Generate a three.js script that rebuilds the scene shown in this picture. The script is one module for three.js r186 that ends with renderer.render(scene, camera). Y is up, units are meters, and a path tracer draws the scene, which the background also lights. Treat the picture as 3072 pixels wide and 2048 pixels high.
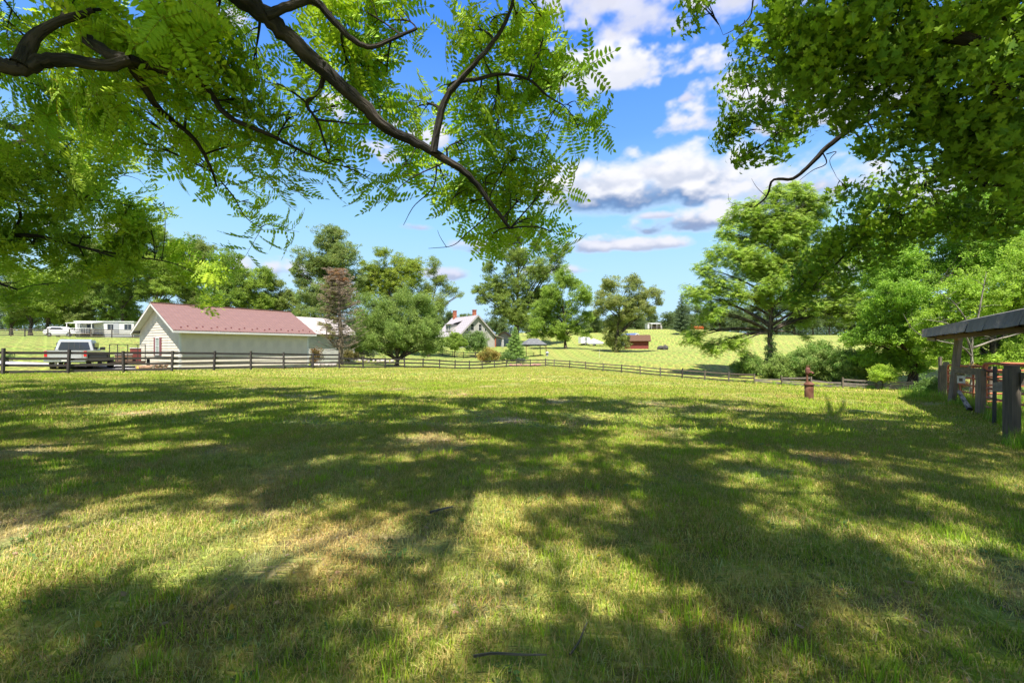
import * as THREE from 'three';
import { mergeGeometries } from 'three/addons/utils/BufferGeometryUtils.js';

// ---------------------------------------------------------------- camera, sky, sun, exposure
const scene = new THREE.Scene();
const EYE = 1.5, FOCAL = 1395, MIDX = 1536, HORIZON = 1047;      // lens measured from the photograph (3072 px wide)
const camera = new THREE.PerspectiveCamera(2 * Math.atan(1024 / FOCAL) * 180 / Math.PI, 3072 / 2048, 0.1, 3000);
camera.position.set(0, EYE, 0);
camera.lookAt(0, EYE, -10);
camera.setViewOffset(3072, 2048, 0, -23, 3072, 2048);
const renderer = new THREE.WebGLRenderer({ antialias: true });
renderer.setSize(1024, 682);
renderer.toneMapping = THREE.LinearToneMapping;
renderer.toneMappingExposure = 3.4;
renderer.shadowMap.enabled = true;

const SUN_AZ = 4 * Math.PI / 180, SUN_EL = 64 * Math.PI / 180;  // behind the camera, high
const SUN = new THREE.Vector3(-Math.sin(SUN_AZ) * Math.cos(SUN_EL), Math.sin(SUN_EL), Math.cos(SUN_AZ) * Math.cos(SUN_EL));
const sun = new THREE.DirectionalLight(new THREE.Color(1, 0.95, 0.86), 3.6);
sun.name = 'sun';
sun.position.copy(SUN).multiplyScalar(300);
sun.castShadow = true;
sun.shadow.radius = 1;
sun.shadow.mapSize.set(4096, 4096);
Object.assign(sun.shadow.camera, { left: -150, right: 150, top: 150, bottom: -150, near: 1, far: 700 });
scene.add(sun, sun.target);

// ---------------------------------------------------------------- random numbers and noise
function rng(seed) { let a = seed >>> 0; return () => { a = (a + 0x6D2B79F5) | 0; let t = Math.imul(a ^ (a >>> 15), 1 | a); t = (t + Math.imul(t ^ (t >>> 7), 61 | t)) ^ t; return ((t ^ (t >>> 14)) >>> 0) / 4294967296; }; }
const hash3 = (x, y, z) => { let h = Math.imul(x, 374761393) ^ Math.imul(y, 668265263) ^ Math.imul(z, 2147483647 - 61); h = Math.imul(h ^ (h >>> 13), 1274126177); return ((h ^ (h >>> 16)) >>> 0) / 4294967296; };
const sm = (t) => t * t * (3 - 2 * t), mix = (a, b, t) => a + (b - a) * t, clamp = (x, a = 0, b = 1) => Math.min(b, Math.max(a, x));
const step = (a, b, x) => sm(clamp((x - a) / (b - a)));
function noise3(x, y, z = 0) {
  const xi = Math.floor(x), yi = Math.floor(y), zi = Math.floor(z), u = sm(x - xi), v = sm(y - yi), w = sm(z - zi);
  const l = (k) => mix(mix(hash3(xi, yi, zi + k), hash3(xi + 1, yi, zi + k), u), mix(hash3(xi, yi + 1, zi + k), hash3(xi + 1, yi + 1, zi + k), u), v);
  return mix(l(0), l(1), w);
}
function noise2(x, y, s = 0) {
  const xi = Math.floor(x), yi = Math.floor(y), u = sm(x - xi), v = sm(y - yi);
  return mix(mix(hash3(xi, yi, s), hash3(xi + 1, yi, s), u), mix(hash3(xi, yi + 1, s), hash3(xi + 1, yi + 1, s), u), v);
}
function fbm(x, y, o = 4, s = 0) { let a = 0.5, r = 0, n = 0; for (let i = 0; i < o; i++) { r += a * noise2(x, y, s + i); n += a; a *= 0.5; x = x * 2.03 + 17.1; y = y * 2.03 - 9.7; } return r / n; }

// ---------------------------------------------------------------- the sky: air and clouds, by azimuth and height in degrees
function makeSky() {
  const W = 4096, H = 2048, data = new Float32Array(W * H * 4), K = 0.37, R = rng(77);
  const air = [[0, 0.55, 0.76, 0.95], [8, 0.44, 0.70, 0.95], [15, 0.31, 0.60, 0.93], [24, 0.15, 0.38, 0.86], [34, 0.075, 0.26, 0.83], [50, 0.06, 0.21, 0.72], [90, 0.05, 0.16, 0.6]];
  // azimuth, height, half width, half height, billow, brightness, shade of the base, veil
  const clouds = [
    [17, 17.9, 17.5, 3.3, 0.42, 1.0, 1.2, 0], [10, 19.6, 7, 2.2, 0.7, 1.0, 0.5, 0], [20, 19.9, 9, 2.4, 0.7, 1.0, 0.5, 0], [5.0, 19.0, 3.4, 1.5, 0.9, 1.0, 0.7, 0], [21, 14.4, 9.5, 1.8, 0.7, 0.95, 1.0, 0], [31, 16.2, 9, 2.8, 0.8, 0.95, 0.8, 0],
    [11, 30.6, 9.5, 3.0, 1.0, 0.99, 0.25, 0], [18, 29.8, 6.5, 1.9, 1.2, 0.96, 0.2, 0], [15, 36.2, 13, 4.6, 1.0, 0.88, 0.15, 0.3], [22, 38.5, 13, 5.4, 0.9, 0.92, 0.2, 0.15], [8, 38, 6, 4.2, 1.0, 0.88, 0.2, 0.2], [30, 35.5, 10, 5.4, 0.9, 0.92, 0.3, 0.15],
    [26.5, 25.0, 7.5, 3.0, 1.1, 0.95, 0.3, 0.1], [35, 24.0, 9, 3.5, 1.3, 0.92, 0.4, 0.1], [24, 27.6, 2.5, 1.3, 1.6, 0.9, 0.2, 0.2], [20.6, 26.8, 0.9, 0.5, 1.2, 0.8, 0.2, 0.2],
    [9, 12.4, 6, 1.2, 0.9, 0.9, 0.7, 0.1], [15.5, 12.2, 5.5, 1.0, 0.8, 0.92, 0.6, 0.05], [17, 15.3, 3, 0.5, 0.7, 0.85, 0.4, 0.2], [-4, 12.3, 5, 0.9, 0.8, 0.8, 0.8, 0.2], [-12, 14.4, 2.4, 0.5, 0.8, 0.78, 0.4, 0.4], [-8, 9.0, 4, 0.9, 0.7, 0.82, 0.6, 0.2], [4, 9.5, 6, 0.8, 0.7, 0.85, 0.6, 0.2],
    [-27, 8.3, 6, 1.5, 0.9, 0.88, 0.8, 0.15], [-21, 7.0, 5, 1.0, 0.9, 0.85, 0.7, 0.2], [-40, 11, 5, 1.4, 0.9, 0.85, 0.6, 0.2], [-9.5, 24.5, 4, 2.2, 1.3, 0.96, 0.3, 0.1], [-19, 26, 3, 1.8, 1.3, 0.93, 0.3, 0.15], [-15, 22, 3, 1.3, 1.3, 0.9, 0.3, 0.2], [-22, 36, 4, 2.4, 1.3, 0.95, 0.3, 0.1], [-31, 31, 2.5, 1.0, 1.3, 0.9, 0.3, 0.2], [34, 8, 7, 1.3, 0.8, 0.86, 0.6, 0.1], [44, 14, 6, 2.2, 0.9, 0.9, 0.6, 0.1], [-35, 20, 2, 1.0, 1.2, 0.85, 0.3, 0.2],
  ];
  for (let k = 0; k < 190; k++) {   // the same fair-weather clouds all round and overhead
    const az = -180 + 360 * R(), el = 6 + 70 * Math.pow(R(), 1.5), s = 0.6 + R();
    if (Math.abs(az) < 52 && el < 44) continue;
    const far = 1 / (0.35 + Math.sin(el * Math.PI / 180)), wide = 6.5 * s / Math.cos(Math.min(el, 70) * Math.PI / 180);
    clouds.push([az, el, wide, 3.4 * s / Math.max(0.7, far * 0.8), 1.2, 0.93, 0.5, 0.1]);
  }
  const list = clouds.map((c, i) => ({ az: c[0], el: c[1], w: c[2], h: c[3], b: c[4], l: c[5], g: c[6], v: c[7], s: i * 7 }));
  for (let row = 0; row < H; row++) {
    const el = ((row + 0.5) / H - 0.5) * 180;
    let k = 0; while (k < air.length - 2 && air[k + 1][0] < el) k++;
    const t = clamp((el - air[k][0]) / (air[k + 1][0] - air[k][0])), base = [1, 2, 3].map((c) => mix(air[k][c], air[k + 1][c], t));
    const near = el > -2 ? list.filter((c) => Math.abs(el - c.el) < c.h * 2.2) : [];
    for (let col = 0; col < W; col++) {
      const round = ((col + 0.5) / W - 0.5) * 2 * Math.PI, az = Math.atan2(Math.cos(round), -Math.sin(round)) * 180 / Math.PI;
      let r = base[0], g = base[1], b = base[2];
      if (el > -1) for (const c of near) {
        let dx = az - c.az; if (dx > 180) dx -= 360; if (dx < -180) dx += 360;
        dx /= c.w; if (Math.abs(dx) > 1.9) continue;
        let dy = (el - c.el) / c.h; dy *= dy < 0 ? 1.35 : 0.9;                        // flatter below
        const core = 1 - dx * dx - dy * dy; if (core < -1.6 * c.b) continue;
        const nx = az * 0.42, ny = el * 0.75, n = fbm(nx + 40, ny, 6, c.s), m = fbm(nx * 0.4 + 90, ny * 0.4, 3, c.s + 3);
        const d = core + ((n - 0.5) * 2.9 + (m - 0.5) * 1.5) * c.b, a = step(-0.05, mix(1.0, 1.8, c.v), d) * (1 - 0.45 * c.v);
        if (a <= 0) continue;
        const lit = clamp(0.47 + dy * 0.8 + (n - 0.5) * 1.3), gr = c.g * (1 - step(0.15, 0.85, lit)) * step(0.0, 0.8, d);
        const cr = mix(0.80, 0.25, gr) * c.l, cg = mix(0.805, 0.335, gr) * c.l, cb = mix(0.85, 0.52, gr) * mix(1, c.l, 0.5);
        r = mix(r, cr, a); g = mix(g, cg, a); b = mix(b, cb, a);
      }
      const o = (row * W + col) * 4;
      data[o] = r * K; data[o + 1] = g * K; data[o + 2] = b * K; data[o + 3] = 1;
    }
  }
  const tx = new THREE.DataTexture(data, W, H, THREE.RGBAFormat, THREE.FloatType);
  tx.mapping = THREE.EquirectangularReflectionMapping; tx.magFilter = THREE.LinearFilter; tx.needsUpdate = true;
  return tx;
}
scene.background = scene.environment = makeSky();

// ---------------------------------------------------------------- helpers
const V = (x, y, z) => new THREE.Vector3(x, y, z);
const at = (u, v, depth) => V((u - MIDX) / FOCAL * depth, EYE + (HORIZON - v) / FOCAL * depth, -depth);   // the place seen at (u, v), that many metres away
const taken = new Map();
function numbered(name) { const n = taken.get(name) ?? 0; taken.set(name, n + 1); return n ? name + '_' + String(n).padStart(3, '0') : name; }
function tag(o, label, category, group) { o.userData.label = label; o.userData.category = category; if (group) o.userData.group = group; return o; }
function thing(name, label, category, p = V(0, 0, 0), turn = 0, group) { const o = new THREE.Group(); o.name = numbered(name); o.position.copy(p); o.rotation.y = turn; scene.add(o); return tag(o, label, category, group); }
function shade(m) { m.castShadow = m.receiveShadow = true; return m; }
function part(name, geometry, material, parent) { const m = shade(new THREE.Mesh(geometry.build ? geometry.build() : geometry, material)); m.name = name; parent.add(m); return m; }
function single(name, label, category, geometry, material, p, turn = 0, group) { const m = part(numbered(name), geometry, material, scene); if (p) m.position.copy(p); m.rotation.y = turn; return tag(m, label, category, group); }
class Geo {
  constructor() { this.p = []; this.n = []; this.u = []; this.i = []; this.c = []; }
  tri(a, b, c, col) { return this.poly([a, b, c], col); }
  poly(q, col) {   // a flat fan, uv in metres
    const n = V(0, 0, 0), e = V(0, 0, 0), f = V(0, 0, 0);
    for (let k = 1; k + 1 < q.length; k++) n.add(e.subVectors(q[k], q[0]).cross(f.subVectors(q[k + 1], q[0])));
    n.normalize();
    const ax = e.subVectors(q[1], q[0]).normalize().clone(), ay = V(0, 0, 0).crossVectors(n, ax), s = this.p.length / 3;
    for (const v of q) { this.p.push(v.x, v.y, v.z); this.n.push(n.x, n.y, n.z); const d = f.subVectors(v, q[0]); this.u.push(d.dot(ax) + q[0].x * 0.37 + q[0].z * 0.61, d.dot(ay) + q[0].y * 0.53); if (col) this.c.push(...col); }
    for (let k = 1; k + 1 < q.length; k++) this.i.push(s, s + k, s + k + 1);
    return this;
  }
  box(c, w, h, d, m) {   // centre, size, optional matrix
    const X = w / 2, Y = h / 2, Z = d / 2, q = [];
    for (const [sx, sy, sz] of [[-1, -1, -1], [1, -1, -1], [1, 1, -1], [-1, 1, -1], [-1, -1, 1], [1, -1, 1], [1, 1, 1], [-1, 1, 1]]) { const v = V(c.x + sx * X, c.y + sy * Y, c.z + sz * Z); if (m) v.applyMatrix4(m); q.push(v); }
    for (const f of [[4, 5, 6, 7], [1, 0, 3, 2], [5, 1, 2, 6], [0, 4, 7, 3], [7, 6, 2, 3], [0, 1, 5, 4]]) this.poly(f.map((k) => q[k]));
    return this;
  }
  beam(a, b, wide, high, roll = 0) {   // a board from a to b: its wide side across, its high side up
    const len = a.distanceTo(b), x = V(0, 0, 0).subVectors(b, a).normalize(), up = Math.abs(x.y) > 0.97 ? V(1, 0, 0) : V(0, 1, 0), z = V(0, 0, 0).crossVectors(x, up).normalize(), y = V(0, 0, 0).crossVectors(z, x);
    const m = new THREE.Matrix4().makeBasis(x, y, z).setPosition(V(0, 0, 0).addVectors(a, b).multiplyScalar(0.5));
    if (roll) m.multiply(new THREE.Matrix4().makeRotationX(roll));
    return this.box(V(0, 0, 0), len, high, wide, m);
  }
  tube(pts, rad, sides = 6, cap = true) {
    const s = this.p.length / 3, T = V(0, 0, 0), B = V(0, 0, 0); let N = null, along = 0;
    pts.forEach((p, k) => {
      T.subVectors(pts[Math.min(k + 1, pts.length - 1)], pts[Math.max(k - 1, 0)]).normalize();
      if (!N) { N = Math.abs(T.y) > 0.9 ? V(1, 0, 0) : V(0, 1, 0); }
      N.addScaledVector(T, -N.dot(T)).normalize(); B.crossVectors(T, N);
      if (k) along += p.distanceTo(pts[k - 1]);
      const r = typeof rad === 'number' ? rad : rad[k];
      for (let j = 0; j <= sides; j++) {
        const t = j / sides * Math.PI * 2, c = Math.cos(t), d = Math.sin(t), nx = N.x * c + B.x * d, ny = N.y * c + B.y * d, nz = N.z * c + B.z * d;
        this.p.push(p.x + nx * r, p.y + ny * r, p.z + nz * r); this.n.push(nx, ny, nz); this.u.push(j / sides * Math.max(1, Math.round(Math.PI * 2 * r / 0.5)) * 0.5, along);
      }
    });
    for (let k = 0; k + 1 < pts.length; k++) for (let j = 0; j < sides; j++) { const a = s + k * (sides + 1) + j, b = a + sides + 1; this.i.push(a, a + 1, b, b, a + 1, b + 1); }
    if (cap) for (const e of [0, pts.length - 1]) { const o = s + e * (sides + 1); for (let j = 1; j + 1 < sides; j++) e ? this.i.push(o, o + j, o + j + 1) : this.i.push(o, o + j + 1, o + j); }
    return this;
  }
  geom(g, m) {
    if (m) g = g.clone().applyMatrix4(m);
    const s = this.p.length / 3, a = g.attributes;
    this.p.push(...a.position.array); this.n.push(...a.normal.array); if (a.uv) this.u.push(...a.uv.array); else for (let k = 0; k < a.position.count; k++) this.u.push(0, 0);
    if (g.index) for (const k of g.index.array) this.i.push(s + k); else for (let k = 0; k < a.position.count; k++) this.i.push(s + k);
    return this;
  }
  build() {
    const g = new THREE.BufferGeometry();
    g.setAttribute('position', new THREE.Float32BufferAttribute(this.p, 3)); g.setAttribute('normal', new THREE.Float32BufferAttribute(this.n, 3)); g.setAttribute('uv', new THREE.Float32BufferAttribute(this.u, 2));
    if (this.c.length) g.setAttribute('color', new THREE.Float32BufferAttribute(this.c, 3));
    g.setIndex(this.i); return g;
  }
}
const boxGeo = (cx, cy, cz, w, h, d, m) => new Geo().box(V(cx, cy, cz), w, h, d, m);
const curve = (pts, n) => new THREE.CatmullRomCurve3(pts, false, 'centripetal').getPoints(n);

// ---------------------------------------------------------------- textures and materials
function texture(size, fn, srgb = true, rep = 1) {
  const d = new Uint8Array(size * size * 4);
  for (let y = 0; y < size; y++) for (let x = 0; x < size; x++) { const c = fn(x / size, y / size), o = (y * size + x) * 4; for (let k = 0; k < 3; k++) d[o + k] = clamp(c[k]) * 255; d[o + 3] = 255; }
  const t = new THREE.DataTexture(d, size, size); t.wrapS = t.wrapT = THREE.RepeatWrapping; t.magFilter = THREE.LinearFilter; if (srgb) t.colorSpace = THREE.SRGBColorSpace; t.repeat.set(rep, rep); t.needsUpdate = true; return t;
}
function tileNoise(px, py, s) { return (x, y) => { const fx = x * px, fy = y * py, xi = Math.floor(fx), yi = Math.floor(fy), u = sm(fx - xi), v = sm(fy - yi), h = (a, b) => hash3(((a % px) + px) % px, ((b % py) + py) % py, s); return mix(mix(h(xi, yi), h(xi + 1, yi), u), mix(h(xi, yi + 1), h(xi + 1, yi + 1), u), v); }; }
function tileFbm(px, py, o, s) { const f = Array.from({ length: o }, (_, k) => tileNoise(px << k, py << k, s + k)); return (x, y) => { let a = 0.5, r = 0, n = 0; for (const g of f) { r += a * g(x, y); n += a; a *= 0.55; } return r / n; }; }
const grey = (f, lo, hi) => (x, y) => { const g = mix(lo, hi, f(x, y)); return [g, g, g]; };
const barkN = tileFbm(14, 3, 5, 3), barkM = tileFbm(3, 3, 4, 11), mottle = tileFbm(4, 4, 6, 21), grainN = tileFbm(2, 40, 4, 31), blotch = tileFbm(3, 3, 3, 41);
const barkMap = texture(512, (x, y) => { const n = barkN(x, y), m = barkM(x, y), g = mix(0.35, 1, step(0.25, 0.7, n)); return [g * mix(0.86, 1, m), g * mix(0.88, 0.98, m), g * mix(0.86, 0.95, m)]; });
const barkBump = texture(512, grey((x, y) => step(0.25, 0.75, barkN(x, y)), 0, 1), false);
const woodMap = texture(512, (x, y) => { const n = grainN(x, y), m = blotch(x, y), g = mix(0.6, 1, n) * mix(0.75, 1.05, m); return [g, g * 0.99, g * 0.97]; });
const mottleMap = texture(512, grey(mottle, 0.72, 1.1)), softMap = texture(256, grey(mottle, 0.9, 1.03));
const rustMap = texture(512, (x, y) => { const n = mottle(x, y), m = blotch(x * 2 % 1, y * 2 % 1), t = step(0.42, 0.62, n * 0.6 + m * 0.4); return [mix(0.52, 0.40, t), mix(0.37, 0.23, t), mix(0.29, 0.15, t)]; });
const lin = (r, g, b) => new THREE.Color().setRGB(r, g, b);
const M = (r, g, b, rough = 0.85, o = {}) => new THREE.MeshStandardMaterial({ color: lin(r, g, b), roughness: rough, ...o });
const matte = {
  bark: M(0.13, 0.10, 0.075, 0.95, { map: barkMap, bumpMap: barkBump, bumpScale: 0.03 }),
  darkBark: M(0.045, 0.034, 0.026, 0.95, { map: barkMap, bumpMap: barkBump, bumpScale: 0.03 }),
  paleBark: M(0.34, 0.30, 0.25, 0.95, { map: barkMap, bumpMap: barkBump, bumpScale: 0.01 }),
  deadBark: M(0.33, 0.265, 0.19, 0.95, { map: barkMap, bumpMap: barkBump, bumpScale: 0.01 }),
  twig: M(0.07, 0.055, 0.04, 0.95),
  blackWood: M(0.058, 0.047, 0.043, 0.85, { map: woodMap }),
  greyWood: M(0.29, 0.235, 0.18, 0.95, { map: woodMap, bumpMap: woodMap, bumpScale: 0.004 }),
  darkGreyWood: M(0.2, 0.16, 0.12, 0.95, { map: woodMap, bumpMap: woodMap, bumpScale: 0.004 }),
  brownWood: M(0.17, 0.085, 0.045, 0.9, { map: woodMap, bumpMap: woodMap, bumpScale: 0.003 }),
  tanWood: M(0.45, 0.28, 0.17, 0.9, { map: woodMap }),
  siding: M(0.62, 0.555, 0.45, 0.7, { map: softMap }),
  white: M(0.62, 0.61, 0.58, 0.6, { map: softMap }),
  cream: M(0.66, 0.60, 0.52, 0.75, { map: softMap }),
  stucco: M(0.36, 0.345, 0.31, 0.8, { map: softMap }),
  redRoof: M(0.195, 0.108, 0.088, 0.5, { map: softMap, metalness: 0.1 }),
  paleRoof: M(0.42, 0.37, 0.345, 0.8, { map: mottleMap }),
  greyRoof: M(0.33, 0.30, 0.32, 0.9, { map: mottleMap }),
  darkRoof: M(0.13, 0.135, 0.14, 0.85, { map: mottleMap, bumpMap: mottleMap, bumpScale: 0.01 }),
  felt: M(0.145, 0.135, 0.12, 0.9, { map: mottleMap, bumpMap: mottleMap, bumpScale: 0.02 }),
  red: M(0.22, 0.04, 0.03, 0.7, { map: mottleMap }),
  shutter: M(0.20, 0.06, 0.07, 0.6),
  brick: M(0.42, 0.13, 0.07, 0.9, { map: mottleMap }),
  glass: M(0.03, 0.035, 0.04, 0.06, { metalness: 0 }),
  paleGlass: M(0.28, 0.32, 0.33, 0.1),
  black: M(0.016, 0.016, 0.017, 0.6),
  rubber: M(0.02, 0.02, 0.02, 0.9),
  silver: new THREE.MeshPhysicalMaterial({ color: lin(0.52, 0.52, 0.51), roughness: 0.35, metalness: 0.5, clearcoat: 0.7, clearcoatRoughness: 0.1 }),
  carWhite: new THREE.MeshPhysicalMaterial({ color: lin(0.75, 0.75, 0.74), roughness: 0.35, clearcoat: 0.7, clearcoatRoughness: 0.1 }),
  chrome: M(0.7, 0.7, 0.7, 0.25, { metalness: 0.9 }),
  redLens: M(0.5, 0.02, 0.02, 0.2),
  rust: M(0.6, 0.55, 0.5, 0.9, { map: rustMap, bumpMap: mottleMap, bumpScale: 0.006 }),
  gateOrange: M(0.50, 0.125, 0.05, 0.65, { map: mottleMap }),
  gateRed: M(0.40, 0.10, 0.07, 0.65, { map: mottleMap }),
  concrete: M(0.42, 0.41, 0.41, 0.9, { map: mottleMap }),
  stone: M(0.46, 0.40, 0.36, 0.95, { map: mottleMap, bumpMap: mottleMap, bumpScale: 0.02 }),
  grey: M(0.30, 0.31, 0.32, 0.7),
  orange: M(0.60, 0.13, 0.03, 0.6),
  yellow: M(0.62, 0.47, 0.05, 0.6),
};
const leafMat = new THREE.MeshPhysicalMaterial({ color: 0xffffff, roughness: 0.75, transmission: 0.5, thickness: 0, vertexColors: true, side: THREE.DoubleSide, specularIntensity: 0.35 });
leafMat.roughness = 0.85;
const grassMat = new THREE.MeshPhysicalMaterial({ color: 0xffffff, roughness: 0.9, transmission: 0.28, thickness: 0, vertexColors: true, side: THREE.DoubleSide, specularIntensity: 0.3 });

// ---------------------------------------------------------------- the ground
const heights = [   // x, metres ahead, height: along the fences, buildings and the fields beyond
  [0, -30, 0.2], [-30, -20, 0.3], [30, -20, 0], [0, -6, 0], [0, 0, 0], [0, 4, 0], [-4, 3, 0], [4, 3, 0], [-8, 7, 0.03], [8, 7, -0.12], [-3, 10, 0], [3, 10, -0.08], [9.2, 8.6, -0.2], [12.9, 12.8, -0.28], [15.9, 17, -0.4], [10.9, 17, -0.35], [0, 18, -0.1], [-10, 18, 0.05], [-18, 20, 0.15], [20, 22, -0.8],
  [-25.9, 23.6, 0.18], [-20.3, 31.6, 0.02], [-14.7, 39.6, -0.2], [-11.9, 43.6, -0.47], [-5, 53.6, -1.0], [4.6, 62.5, -0.92], [12, 57, -1.3], [17.5, 53, -1.75], [23, 49, -2.1], [30, 45, -2.2], [36, 42, -2.2], [10, 30, -0.7], [20, 36, -1.5], [0, 32, -0.35], [0, 45, -0.75], [-10, 30, -0.1],
  [-23, 33, 0.1], [-29.5, 35, 0.3], [-17.5, 39.5, 0.0], [-24, 44, 0.3], [-34, 29, 0.5], [-45, 40, 1.2], [-60, 50, 2.2], [-55, 72, 3.2], [-70, 72, 3.4], [-75, 90, 4.2], [-45, 85, 3.4], [-30, 60, 1.2], [-40, 110, 4], [-16, 48, 0.2],
  [-12.5, 51, -0.6], [-9, 70, -0.6], [-17, 80, 0.1], [-6, 90, -0.6], [-12, 110, 1.9], [0, 115, 2.2], [12, 101, 1.7], [23, 92, 0.8], [14, 78, -0.1], [30, 105, 1.6], [30, 75, -0.6], [40, 62, -1.4], [50, 50, -1.6], [60, 70, -0.5], [45, 90, 1.5], [60, 180, 9.4], [30, 185, 9.8], [110, 170, 6.4], [150, 165, 6], [80, 130, 4.3], [40, 140, 5.6], [20, 150, 6.2], [-20, 160, 5], [-80, 160, 7], [120, 100, 1.5], [90, 50, -1],
  [60, 260, 11], [-60, 260, 9], [200, 250, 8], [-220, 220, 9], [300, 100, 3], [-300, 60, 6], [0, 600, 11], [400, 500, 11], [-400, 500, 11], [0, -200, 0], [200, -100, 0], [-200, -100, 2],
];
const baseY = (x, z) => { const d = -z; let s = 0, w = 0; for (const [a, b, c] of heights) { const q = (x - a) ** 2 + (d - b) ** 2, soft = 4 + 0.012 * (b * b + a * a), k = 1 / (q + soft) ** 2 * soft; s += c * k; w += k; } return s / w; };
const gy = (x, z) => { const r = Math.hypot(x, z); return baseY(x, z) + (fbm(x * 0.9 + 50, z * 0.9, 3, 5) - 0.5) * (r < 40 ? 0.11 : 0.05); };
const onGround = (x, z, lift = 0) => V(x, gy(x, z) + lift, z);
const floorAt = (u, depth, lift = 0) => { const x = (u - MIDX) / FOCAL * depth; return onGround(x, -depth, lift); };

const dry = (x, z) => clamp(fbm(x * 0.33 + 11, z * 0.33, 4, 60) * 1.7 - 0.52 + 0.16 * step(12, 24, -z) + 0.4 * step(7, 1.5, Math.hypot((x + 2.7) / 1.0, (z + 3.6) / 0.75)) * 1);   // strawy turf
const bare = (x, z) => step(0.635, 0.7, fbm(x * 0.7 + 3, z * 0.7, 4, 80) + 0.2 * step(2.4, 0.5, Math.hypot(x + 3.1, (z + 3.2) * 1.4)));
{
  const soilN = tileFbm(16, 16, 6, 51), strawN = tileFbm(12, 90, 3, 61), strawM = tileFbm(90, 12, 3, 71), green = tileFbm(5, 5, 5, 81);
  const turf = texture(1024, (x, y) => {
    const s = soilN(x, y), a = Math.max(strawN(x, y), strawM(x, y)), g = green(x, y), k = mix(0.68, 1.25, step(0.25, 0.75, s)) * mix(0.78, 1.15, step(0.5, 0.8, a)), t = step(0.4, 0.62, g);
    return [mix(0.94, 0.80, t) * k, mix(0.90, 0.92, t) * k, mix(0.82, 0.7, t) * k];
  });
  turf.repeat.set(1 / 3.1, 1 / 3.1);
  const N = 300, pos = [], uv = [], col = [], idx = [], c = [0, 0, 0];
  const warp = (s, far) => Math.sign(s) * (Math.abs(s) * 0.035 + 0.965 * Math.abs(s) ** 3) * far;
  for (let j = 0; j <= N; j++) for (let i = 0; i <= N; i++) {
    const x = warp(i / N * 2 - 1, 900), z = -9 + warp(j / N * 2 - 1, 900), d = -z, y = gy(x, z);
    pos.push(x, y, z); uv.push(x, z);
    const q = dry(x, z), o = bare(x, z) * (1 - step(14, 30, d)), n = 0.55 * fbm(x * 0.06, z * 0.06, 4, 90) + 0.45 * fbm(x * 0.03 + 5, z * 0.22 + x * 0.04, 3, 93), m = fbm(x * 0.5, z * 0.5, 3, 95), inField = step(60, 75, d) * step(-6, 6, x), lawn = step(30, 40, d) * (1 - step(0, 8, x));
    for (let k = 0; k < 3; k++) {
      const thatch = mix([0.27, 0.32, 0.03][k], [0.46, 0.40, 0.11][k], clamp(q * 0.8 + m * 0.3));
      const soil = [0.44, 0.33, 0.2][k], mown = mix([0.24, 0.30, 0.05][k], [0.40, 0.39, 0.11][k], clamp(n * 1.4 - 0.2 + (m - 0.5) * 0.5)), hay = mix([0.30, 0.34, 0.07][k], [0.43, 0.41, 0.12][k], clamp(n * 1.5 - 0.2 + (m - 0.5) * 0.4));
      c[k] = mix(mix(mix(thatch, soil, o * 0.95), mown, lawn), hay, inField);
    }
    col.push(...c);
  }
  for (let j = 0; j < N; j++) for (let i = 0; i < N; i++) { const a = j * (N + 1) + i, b = a + N + 1; idx.push(a, b, a + 1, a + 1, b, b + 1); }
  const g = new THREE.BufferGeometry();
  g.setAttribute('position', new THREE.Float32BufferAttribute(pos, 3)); g.setAttribute('uv', new THREE.Float32BufferAttribute(uv, 2)); g.setAttribute('color', new THREE.Float32BufferAttribute(col, 3)); g.setIndex(idx); g.computeVertexNormals();
  const ground = part('ground', g, new THREE.MeshStandardMaterial({ color: 0xffffff, map: turf, bumpMap: turf, bumpScale: 0.05, roughness: 1, vertexColors: true, side: THREE.DoubleSide }), scene);
  ground.userData.kind = 'structure';
}
function sheet(name, outline, lift, material, cell = 1.2) {   // a paved sheet that follows the ground inside a quadrilateral of [x, z] corners
  const [a, b, c, d] = outline, n = 24, g = new THREE.BufferGeometry(), pos = [], uv = [], idx = [];
  for (let j = 0; j <= n; j++) for (let i = 0; i <= n; i++) { const s = i / n, t = j / n, x = mix(mix(a[0], b[0], s), mix(d[0], c[0], s), t), z = mix(mix(a[1], b[1], s), mix(d[1], c[1], s), t); pos.push(x, gy(x, z) + lift, z); uv.push(x / 4, z / 4); }
  for (let j = 0; j < n; j++) for (let i = 0; i < n; i++) { const p = j * (n + 1) + i, q = p + n + 1; idx.push(p, p + 1, q, p + 1, q + 1, q); }
  g.setAttribute('position', new THREE.Float32BufferAttribute(pos, 3)); g.setAttribute('uv', new THREE.Float32BufferAttribute(uv, 2)); g.setIndex(idx); g.computeVertexNormals();
  const m = part(name, g, material, scene); m.userData.kind = 'structure'; return m;
}
matte.concrete.side = THREE.DoubleSide;
sheet('driveway', [[-46, -31.5], [-23.8, -30.0], [-27.0, -33.6], [-52, -36]], 0.07, matte.concrete);
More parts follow.
